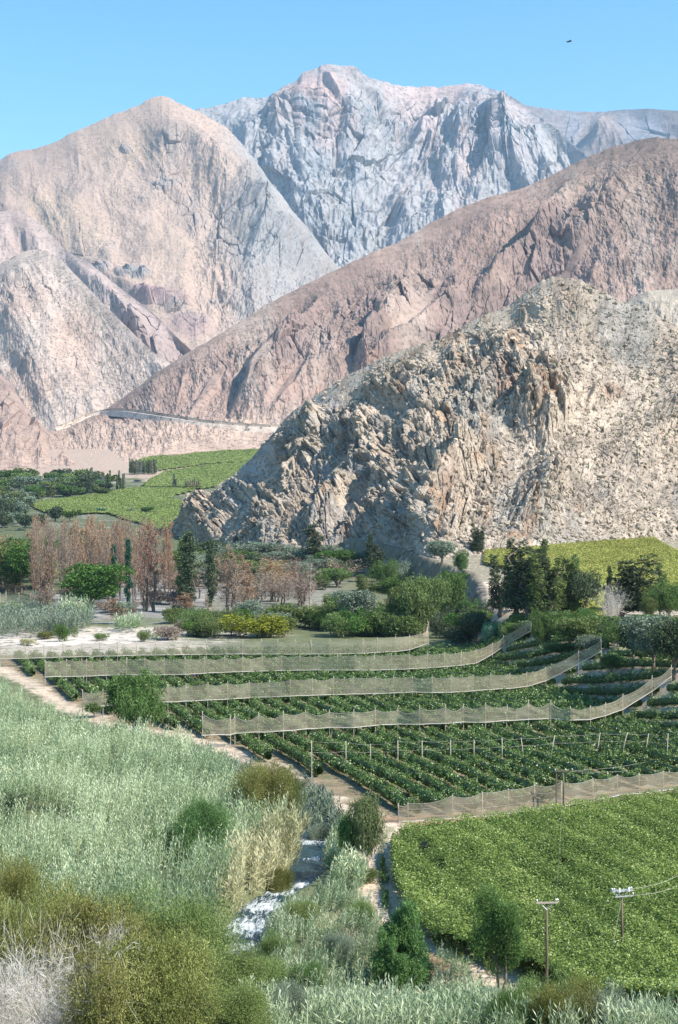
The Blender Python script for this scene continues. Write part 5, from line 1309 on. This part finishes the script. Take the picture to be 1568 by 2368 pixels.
# scrub tree on the cliff
# far valley wood
for k in range(120):
    px = -15+r_.random()*250; b = 1112+r_.random()*76
    if px > 150 and b > 1150: b = 1125+r_.random()*20
    if px > 60 and b > 1162: px *= .25
    h = 14+r_.random()*16
    T(px, b, b-h, h*(1.2+r_.random()*.6), 'fartree', r_.choice(['mesquite', 'grey', 'broad', 'dark', 'softgreen']), 'round tree in the far valley wood', 'valley_tree', 'tree', G3)
for k in range(16):
    b = 1185+r_.random()*50; h = 26+r_.random()*14
    T(-10+r_.random()*75, b, b-h, h*.8, 'fartree', r_.choice(['dark', 'grey']), 'tall dark tree at the near end of the far valley wood', 'valley_tree', 'tree', 'tall trees near the far valley wood')
for k in range(34):
    px = 128+r_.random()*160; b = 1118+r_.random()*18; T(px, b, b-22-r_.random()*24*(px > 190), 6, 'poplar', r_.choice(['mesquite', 'grey']), 'thin poplar in the windbreak behind the far wood', 'poplar_tree', 'tree', 'far windbreak poplars')
for k in range(22):
    px = 300+k*2.9; b = 1094+r_.random()*5; T(px, b, b-26-r_.random()*10, 4.5, 'poplar', r_.choice(['twig', 'grey', 'mesquite']), 'thin pale poplar in the row beside the far green slope', 'poplar_tree', 'tree', 'poplars beside the far slope field')
for px, b, t in [(402,1128,1096),(406,1128,1108)]: T(px, b, t, 7, 'poplar', 'grey', 'poplar standing alone on the edge of the far slope field' if t < 1100 else 'short sapling beside the lone far poplar', 'poplar_tree')
for k in range(7): T(430+k*5, 1130, 1106+r_.random()*6, 4, 'poplar', 'twig', 'thin bare poplar at the corner of the far slope field', 'poplar_tree', 'tree', 'bare poplars at the field corner')
for k in range(14): T(345+k*9+r_.random()*4, 1131, 1124, 9, 'fartree', 'dark', 'low dark bush in the hedge line between the far fields', 'bush', 'bush', 'hedge line bushes between far fields')
for px, b, t, w, m, l in [(340,1188,1172,26,'broad','round bush standing in the far lower field'),(230,1186,1174,20,'fig','small palm-like tuft beyond the grove'),(300,1185,1176,30,'grey','grey bush beside rubble in the far field'),(128,1205,1172,40,'dark','dark tree at the near corner of the far field'),(160,1206,1180,30,'broad','green tree behind the burnt grove at the far field'),(95,1222,1190,40,'dark','dark tree on the far field lane')]:
    T(px, b, t, w, 'fartree', m, l, 'valley_tree')

# far buildings
def shed(px, base, wpx, hpx, depth, wall, roof, label):
    p = gp(px, base); s = p.y/F; w, h = wpx*s, hpx*s; root = empty('farm_shed', p, .15); tag(root, label, 'shed')
    tb = TB(); tb.box((0, 0, h/2-.3), (w, depth, h+.6)); tb.build('wall', M[wall], root)
    tb = TB(); tb.box((0, 0, h+.2), (w*1.12, depth*1.15, .35)); tb.build('roof', M[roof], root)
    tb = TB(); tb.box((-w*.1, -depth/2-.02, h*.42), (w*.5, .1, h*.7)); tb.build('opening', M['dark_inside'], root)  # near-black slab on the wall, its colour standing in for the dark inside
shed(318, 1115, 16, 5, 6, 'tin', 'tin', 'dark farm shed at the end of the poplar row')
shed(452, 1160, 26, 4, 8, 'concrete', 'tin', 'long low pale shed at the foot of the rocky hill')
shed(6, 1157, 18, 4, 7, 'concrete', 'tin', 'small house roof showing among the far trees')

# small pale net round the plot beside the grove
def plot_net():
    pts = [(-30,1394,1372),(0,1394,1372),(14,1394,1369),(44,1395,1373),(70,1397,1376),(110,1399,1379),(136,1401,1382)]
    W = np.array([(*gp(px, b), (b-t)/F*gp(px, b).y) for px, b, t in pts]); o0 = W[0, :3].copy(); root = empty('net_fence', o0); tag(root, 'faded net fence round the small plot at the burnt grove', 'net fence')
    u = np.linspace(0, len(W)-1, 49); B = np.stack([np.interp(u, range(len(W)), W[:, k]) for k in range(4)], 1); v = np.linspace(0, 1, 4)[:, None]
    V = np.stack([B[:, 0]+0*v, B[:, 1]+0*v, B[:, 2]+.1+(B[:, 3]-.5*np.sin(np.pi*(u % 1)))*v], -1).reshape(-1, 3)-o0; mk('net', V, grid_faces(4, 49), M['net'], root, True)
    for x, y, z, h in W: tb = TB(); tb.tube([(0, 0, -.3), (0, 0, h+.4)], [.1, .08], 6); p = tb.build('post', M['post'], root, True); p.location = (x-o0[0], y-o0[1], z-o0[2])
plot_net()

# ------------------------------------------------------------------ desert track and road cuts on the slope beyond the fields
def ribbon(key, pts, wd, col, label):
    px = np.arange(pts[0][0], pts[-1][0], 2.0); py = np.interp(px, [p[0] for p in pts], [p[1] for p in pts])
    P = np.array([on_hill(key, a, b) for a, b in zip(px, py)]); k = np.ones(31)/31
    P = np.stack([np.convolve(np.pad(P[:, c], 15, 'reflect', reflect_type='odd'), k, 'valid') for c in range(3)], 1)
    d = np.gradient(P, axis=0); n = np.stack([-d[:, 1], d[:, 0]], 1); n /= np.linalg.norm(n, axis=1, keepdims=True)
    rows = []
    for o, dz in ((-wd*1.1, -wd*.9), (-wd*.5, 1.5), (wd*.5, 1.5), (wd*.52, 1.5+wd*.5), (wd*1.2, 1.5+wd*.3)):
        rows.append(P+np.concatenate([n*o, np.full((len(P), 1), dz)], 1)-[0, 3., 0])
    V = np.stack(rows, 0); C = np.tile(np.array(col), (5*len(P), 1)).reshape(5, -1, 3); C[3:] *= .55  # uphill cut rows coloured darker: the cut's shadow is put into the colour
    tag(mk('road', V.reshape(-1, 3), grid_faces(5, len(P)), M['mid'], attrs={'Col': C.reshape(-1, 3)}), label, None, None, 'structure')
ribbon('brown', [(128,994),(165,978),(205,962),(240,950),(280,951),(330,958),(400,968),(450,977),(520,984),(600,990),(650,990)], 7., (.52, .44, .37), None)
# ------------------------------------------------------------------ rocks, scrub and cacti on the rocky hill
def ico():
    t = (1+5**.5)/2; v = np.array([(-1,t,0),(1,t,0),(-1,-t,0),(1,-t,0),(0,-1,t),(0,1,t),(0,-1,-t),(0,1,-t),(t,0,-1),(t,0,1),(-t,0,-1),(-t,0,1)], float); v /= np.linalg.norm(v[0])
    f = np.array([(0,11,5),(0,5,1),(0,1,7),(0,7,10),(0,10,11),(1,5,9),(5,11,4),(11,10,2),(10,7,6),(7,1,8),(3,9,4),(3,4,2),(3,2,6),(3,6,8),(3,8,9),(4,9,5),(2,4,11),(6,2,10),(8,6,7),(9,8,1)]); return v, f
def scatter_hill():
    grid, q, rough = ZB['hill']; v0, f0 = ico(); r = np.random.default_rng(66)
    n = 26000; i = r.integers(0, len(q), n)
    px = CX+F*q[i, 0]/q[i, 1]; py = HY-F*q[i, 2]/q[i, 1]
    keep = (py < 1310) & (r.random(n) < .25+.75*rough[i]+.5*(py > 1200)); i = i[keep]; n = len(i)
    s = .22+.5*r.random(n)**4*2.2; sc = s[:, None]*(.6+.8*r.random((n, 3)))
    V = v0[None]*(1+.28*r.normal(size=(n, 12, 1)))*sc[:, None, :]
    th = r.random(n)*6.28; c, sn = np.cos(th)[:, None], np.sin(th)[:, None]
    V = np.stack([V[..., 0]*c-V[..., 1]*sn, V[..., 0]*sn+V[..., 1]*c, V[..., 2]], -1)+q[i][:, None]+[0, 0, .1]
    Fq = (f0[None]+(np.arange(n)*12)[:, None, None]).reshape(-1, 3)
    colr = lerpc((.42, .35, .27), (.27, .225, .175), r.random(n))
    tag(mk('rock_debris', V.reshape(-1, 3), Fq, M['rock'], attrs={'Col': np.repeat(colr, 12, 0)}), 'loose angular rubble lying over the rocky hill', None, None, 'stuff')
    # low desert scrub
    n = 6500; i = r.integers(0, len(q), n); px = CX+F*q[i, 0]/q[i, 1]; py = HY-F*q[i, 2]/q[i, 1]
    keep = (fbm(px*.02, py*.03, 3, .6, 70) > -.25+.5*r.random(n)-.3) & (r.random(n) < np.clip(.25+.9*sstep(1150, 1400, px)-.3*rough[i], .05, 1)); i = i[keep]; n = len(i); m = 26
    C = q[i][:, None]+r.normal(size=(n, m, 3))*np.array([.46, .46, .30])*(.5+1.1*r.random((n, 1, 1))**2)+[0, 0, .35]
    C = C.reshape(-1, 3); N_ = len(C); a = rdir(N_, r); b = np.cross(a, rdir(N_, r)); b /= np.linalg.norm(b, axis=1, keepdims=True)
    V, Q = leafcards(C, a*.24, b*.11)
    tag(mk('desert_vegetation', V, Q, M['scrub'], attrs={'rnd': np.repeat(r.random(N_), 4)}), 'low grey olive scrub dotted over the rocky hill', None, None, 'stuff')
M['scrub'] = leaf_mat('scrub_leaves', [(.07, .065, .035), (.15, .135, .08), (.28, .24, .15)], .3, .1, .1, 0)
M['cactus'] = plain('cactus', (.05, .07, .035), (.09, .11, .06), 3, .8, .3)
scatter_hill()
def cactus(px, py, h, k):
    p = on_hill('hill', px, py)
    while p is None: py += 15; p = on_hill('hill', px, py)
    root = empty('cactus', p); tag(root, 'many armed columnar cactus on the pale upper hillside', 'cactus', 'columnar cacti on the hillside')
    r = random.Random(k)
    for a in range(4):
        th = r.random()*6.28; tb = TB(); l = h*(.6+.4*r.random()); d = .25+.3*r.random()
        tb.tube([(0, 0, -.2), (math.cos(th)*d, math.sin(th)*d, l*.3), (math.cos(th)*d*1.3, math.sin(th)*d*1.3, l)], [.16, .15, .1], 6); tb.build('arm', M['cactus'], root, True)
for k in range(34):
    cactus(1180+r_.random()*380, 700+r_.random()*330+ (0 if k % 2 else 60), 2.2+r_.random()*1.8, k)

# ------------------------------------------------------------------ people picking fruit, and a bird
def person(px, py, hat, shirt, label, bend=.9, rz=0.5):
    p = gp(px, py); root = empty('person', p, rz); tag(root, label, 'person')
    h = 1.5; s = h/1.7
    J = {'pelvis': (0, 0, .92), 'chest': (0, -.28*bend, 1.26-.12*bend), 'neck': (0, -.42*bend, 1.42-.2*bend), 'head': (0, -.50*bend, 1.56-.26*bend), 'crown': (0, -.54*bend, 1.68-.30*bend)}
    vs = []; es = []; rad = []
    def add(c, rr, par=None):
        vs.append([q*s for q in c]); rad.append(rr*s)
        if par is not None: es.append((par, len(vs)-1))
        return len(vs)-1
    a = add(J['pelvis'], .15); b = add(J['chest'], .155, a); c = add(J['neck'], .06, b); d = add(J['head'], .10, c); e = add(J['crown'], .085, d)
    for sx in (-1, 1):
        k = add((sx*.10, 0, .86), .10, a); k = add((sx*.12, -.04, .47), .065, k); k = add((sx*.12, .04, .09), .045, k); add((sx*.13, -.14, .04), .04, k)
        k = add((sx*.19, -.30*bend, 1.30-.14*bend), .06, b); k = add((sx*.25, -.42*bend, 1.02-.1*bend), .045, k); k = add((sx*.20, -.62*bend, .92), .035, k)
        for f in range(4): add((sx*.20+(f-1.5)*.022, -.62*bend-.12+.01*abs(f-1.5), .89), .010, k)
        add((sx*.20-sx*.06, -.62*bend-.04, .90), .011, k)
    me = bpy.data.meshes.new('body'); me.from_pydata(vs, es, []); o = bpy.data.objects.new('body', me); COL.objects.link(o); o.parent = root
    me.materials.append(M['skin'])
    m = o.modifiers.new('skin', 'SKIN'); lay = me.skin_vertices[0] if me.skin_vertices else None
    if lay is None:
        bpy.context.view_layer.objects.active = o
        bm_ = None
    import bmesh
    bm = bmesh.new(); bm.from_mesh(me); ly = bm.verts.layers.skin.verify()
    for v, rr in zip(bm.verts, rad): v[ly].radius = (rr, rr)
    bm.verts.ensure_lookup_table(); bm.verts[0][ly].use_root = True
    bm.to_mesh(me); bm.free()
    sb = o.modifiers.new('sub', 'SUBSURF'); sb.levels = 1; sb.render_levels = 1
    def P3(n): return np.array(J[n])*s
    tb = TB(); tb.tube([P3('pelvis')-[0, 0, .02], (P3('pelvis')+P3('chest'))/2, P3('chest'), P3('neck')-[0, 0, .03]], [.145, .15, .155, .07], 10); 
    for sx in (-1, 1): tb.tube([np.array((sx*.14, -.28*bend, 1.30-.13*bend))*s, np.array((sx*.24, -.40*bend, 1.05-.1*bend))*s], [.065, .055], 8)
    tb.build('shirt', M[shirt], root, True)
    tb = TB()
    for sx in (-1, 1): tb.tube(np.array([(sx*.07, 0, .98), (sx*.10, 0, .84), (sx*.12, -.04, .47), (sx*.12, .04, .12)])*s, [.10, .09, .07, .055], 8)
    tb.build('trousers', M['cloth_dark'], root, True)
    tb = TB(); q = P3('crown'); tb.tube([q+[0, 0, -.02], q+[0, 0, -.01], q+[0, -.01, 0], q+[0, -.01, .07], q+[0, -.01, .09]], [.10, .19, .10, .085, .02], 12); tb.build('hat', M[hat], root, True)
    tb = TB(); q = P3('head'); tb.tube([q+[0, -.07, 0], q+[0, -.095, -.01]], [.014, .008], 6)
    tb.build('nose', M['skin'], root, True)
M['cloth_white'] = plain('white_cloth', (.6, .6, .6), (.75, .75, .73), 12, .9, .1)
person(447, 1577, 'cloth_blue', 'cloth_red', 'person in orange red shirt and blue sun hat bending between citrus hedges', .9, .6)
person(428, 1560, 'cloth_white', 'cloth_white', 'person in white hat and shirt standing behind the second net', .15, -.3)

def bird():
    p = Vector(pt(1316, 96, 120)); root = empty('bird', p, .2); tag(root, 'small dark bird gliding in the empty blue sky', 'bird')
    tb = TB(); tb.tube([(-.19, 0, -.02), (-.13, 0, 0), (0, 0, .01), (.12, 0, .02), (.17, 0, .03), (.20, 0, .03), (.23, 0, .025)], [.012, .04, .06, .05, .032, .035, .005], 8); tb.build('body', M['bird'], root, True)
    for sy in (-1, 1):
        tb = TB(); P = np.array([(.10, sy*.03, .02), (.13, sy*.18, .06), (.05, sy*.36, .03), (-.02, sy*.44, .0), (-.04, sy*.25, .03), (-.05, sy*.04, .01)]); V = np.concatenate([P, P-[0, 0, .008]])
        tb.add(V, [[0, 1, 2, 3, 4, 5]]); tb.F.setdefault(6, []).append(np.array([[11, 10, 9, 8, 7, 6]])); tb.build('wing', M['bird'], root)
    tb = TB(); V = np.array([(-.15, 0, 0), (-.27, -.05, 0), (-.29, 0, 0), (-.27, .05, 0)]); tb.add(np.concatenate([V, V-[0, 0, .006]]), [[0, 1, 2, 3], [7, 6, 5, 4]]); tb.build('tail', M['bird'], root)
bird()
for px, py in [(450,1546),(1003,1536),(612,1662)]:
    p = gp(px, py+12); tb = TB(); tb.box((0, 0, .12), (.26, .2, .24)); tb.box((0, 0, .25), (.28, .22, .02)); o = tb.build('fruit_box', M['orange']); o.location = p+Vector((0, 0, .75 if px > 0 else 0)); bpy.data.objects.remove(o)
#@END
# ------------------------------------------------------------------ world, sun, camera
SUN = Vector((.80, -.42, .90)).normalized()
el = math.asin(SUN.z); az = math.atan2(SUN.x, SUN.y)
w = bpy.data.worlds.new("World"); scene.world = w; w.use_nodes = True
nt = w.node_tree; nt.nodes.clear()
sky = nt.nodes.new('ShaderNodeTexSky'); sky.sky_type = 'NISHITA'; sky.sun_disc = False
sky.sun_elevation = el; sky.sun_rotation = az
sky.altitude = 1200; sky.air_density = 1.0; sky.dust_density = .6; sky.ozone_density = 1.2
bg = nt.nodes.new('ShaderNodeBackground'); bg.inputs[1].default_value = .12
hs = nt.nodes.new('ShaderNodeHueSaturation'); hs.inputs['Hue'].default_value = .479; hs.inputs['Saturation'].default_value = 1.12; hs.inputs['Value'].default_value = 1.12
nt.links.new(sky.outputs[0], hs.inputs['Color'])
tcw = nt.nodes.new('ShaderNodeTexCoord'); sx = nt.nodes.new('ShaderNodeSeparateXYZ'); nt.links.new(tcw.outputs['Generated'], sx.inputs[0])
gr = ramp(nt, sx.outputs[2], [(.0, (1.0, 1.0, .98)), (.18, (.93, .99, 1.0)), (.36, (.58, .82, 1.0))])
nt.links.new(mixc(nt, 1.0, hs.outputs[0], gr, 'MULTIPLY'), bg.inputs[0])
wo = nt.nodes.new('ShaderNodeOutputWorld'); nt.links.new(bg.outputs[0], wo.inputs[0])
ld = bpy.data.lights.new('sun', 'SUN'); ld.energy = 4.6; ld.angle = math.radians(.53); ld.color = (1, .925, .82)
lo = bpy.data.objects.new('sun', ld); COL.objects.link(lo); lo.rotation_euler = (-SUN).to_track_quat('-Z', 'Y').to_euler(); lo.location = (200, -100, 400)
cd = bpy.data.cameras.new('camera'); cd.sensor_fit = 'VERTICAL'; cd.sensor_height = 36; cd.lens = F/2368*36
cd.clip_start = .5; cd.clip_end = 40000
co = bpy.data.objects.new('camera', cd); COL.objects.link(co); co.location = (0, 0, 0); co.rotation_euler = (math.radians(90), 0, 0)
scene.camera = co
scene.view_settings.view_transform = 'Standard'; scene.view_settings.look = 'None'
scene.view_settings.exposure = 1.05; scene.view_settings.gamma = 1
scene.cycles.max_bounces = 6; scene.cycles.transparent_max_bounces = 16; scene.cycles.volume_bounces = 0
scene.cycles.diffuse_bounces = 3
# haze
m, nt2, N, L = newmat('haze_air')
pv = N('ShaderNodeVolumePrincipled'); pv.inputs['Density'].default_value = 4.3e-5; pv.inputs['Color'].default_value = (.52, .76, 1, 1)
pv.inputs['Anisotropy'].default_value = .2
oo = N('ShaderNodeOutputMaterial'); L(pv.outputs[0], oo.inputs['Volume'])
tb = TB(); tb.box((0, 6400, 1140), (34000, 13600+200, 2500)); hz = tb.build('haze', m); tag(hz, kind='stuff', label='thin pale blue haze hanging in the valley air')
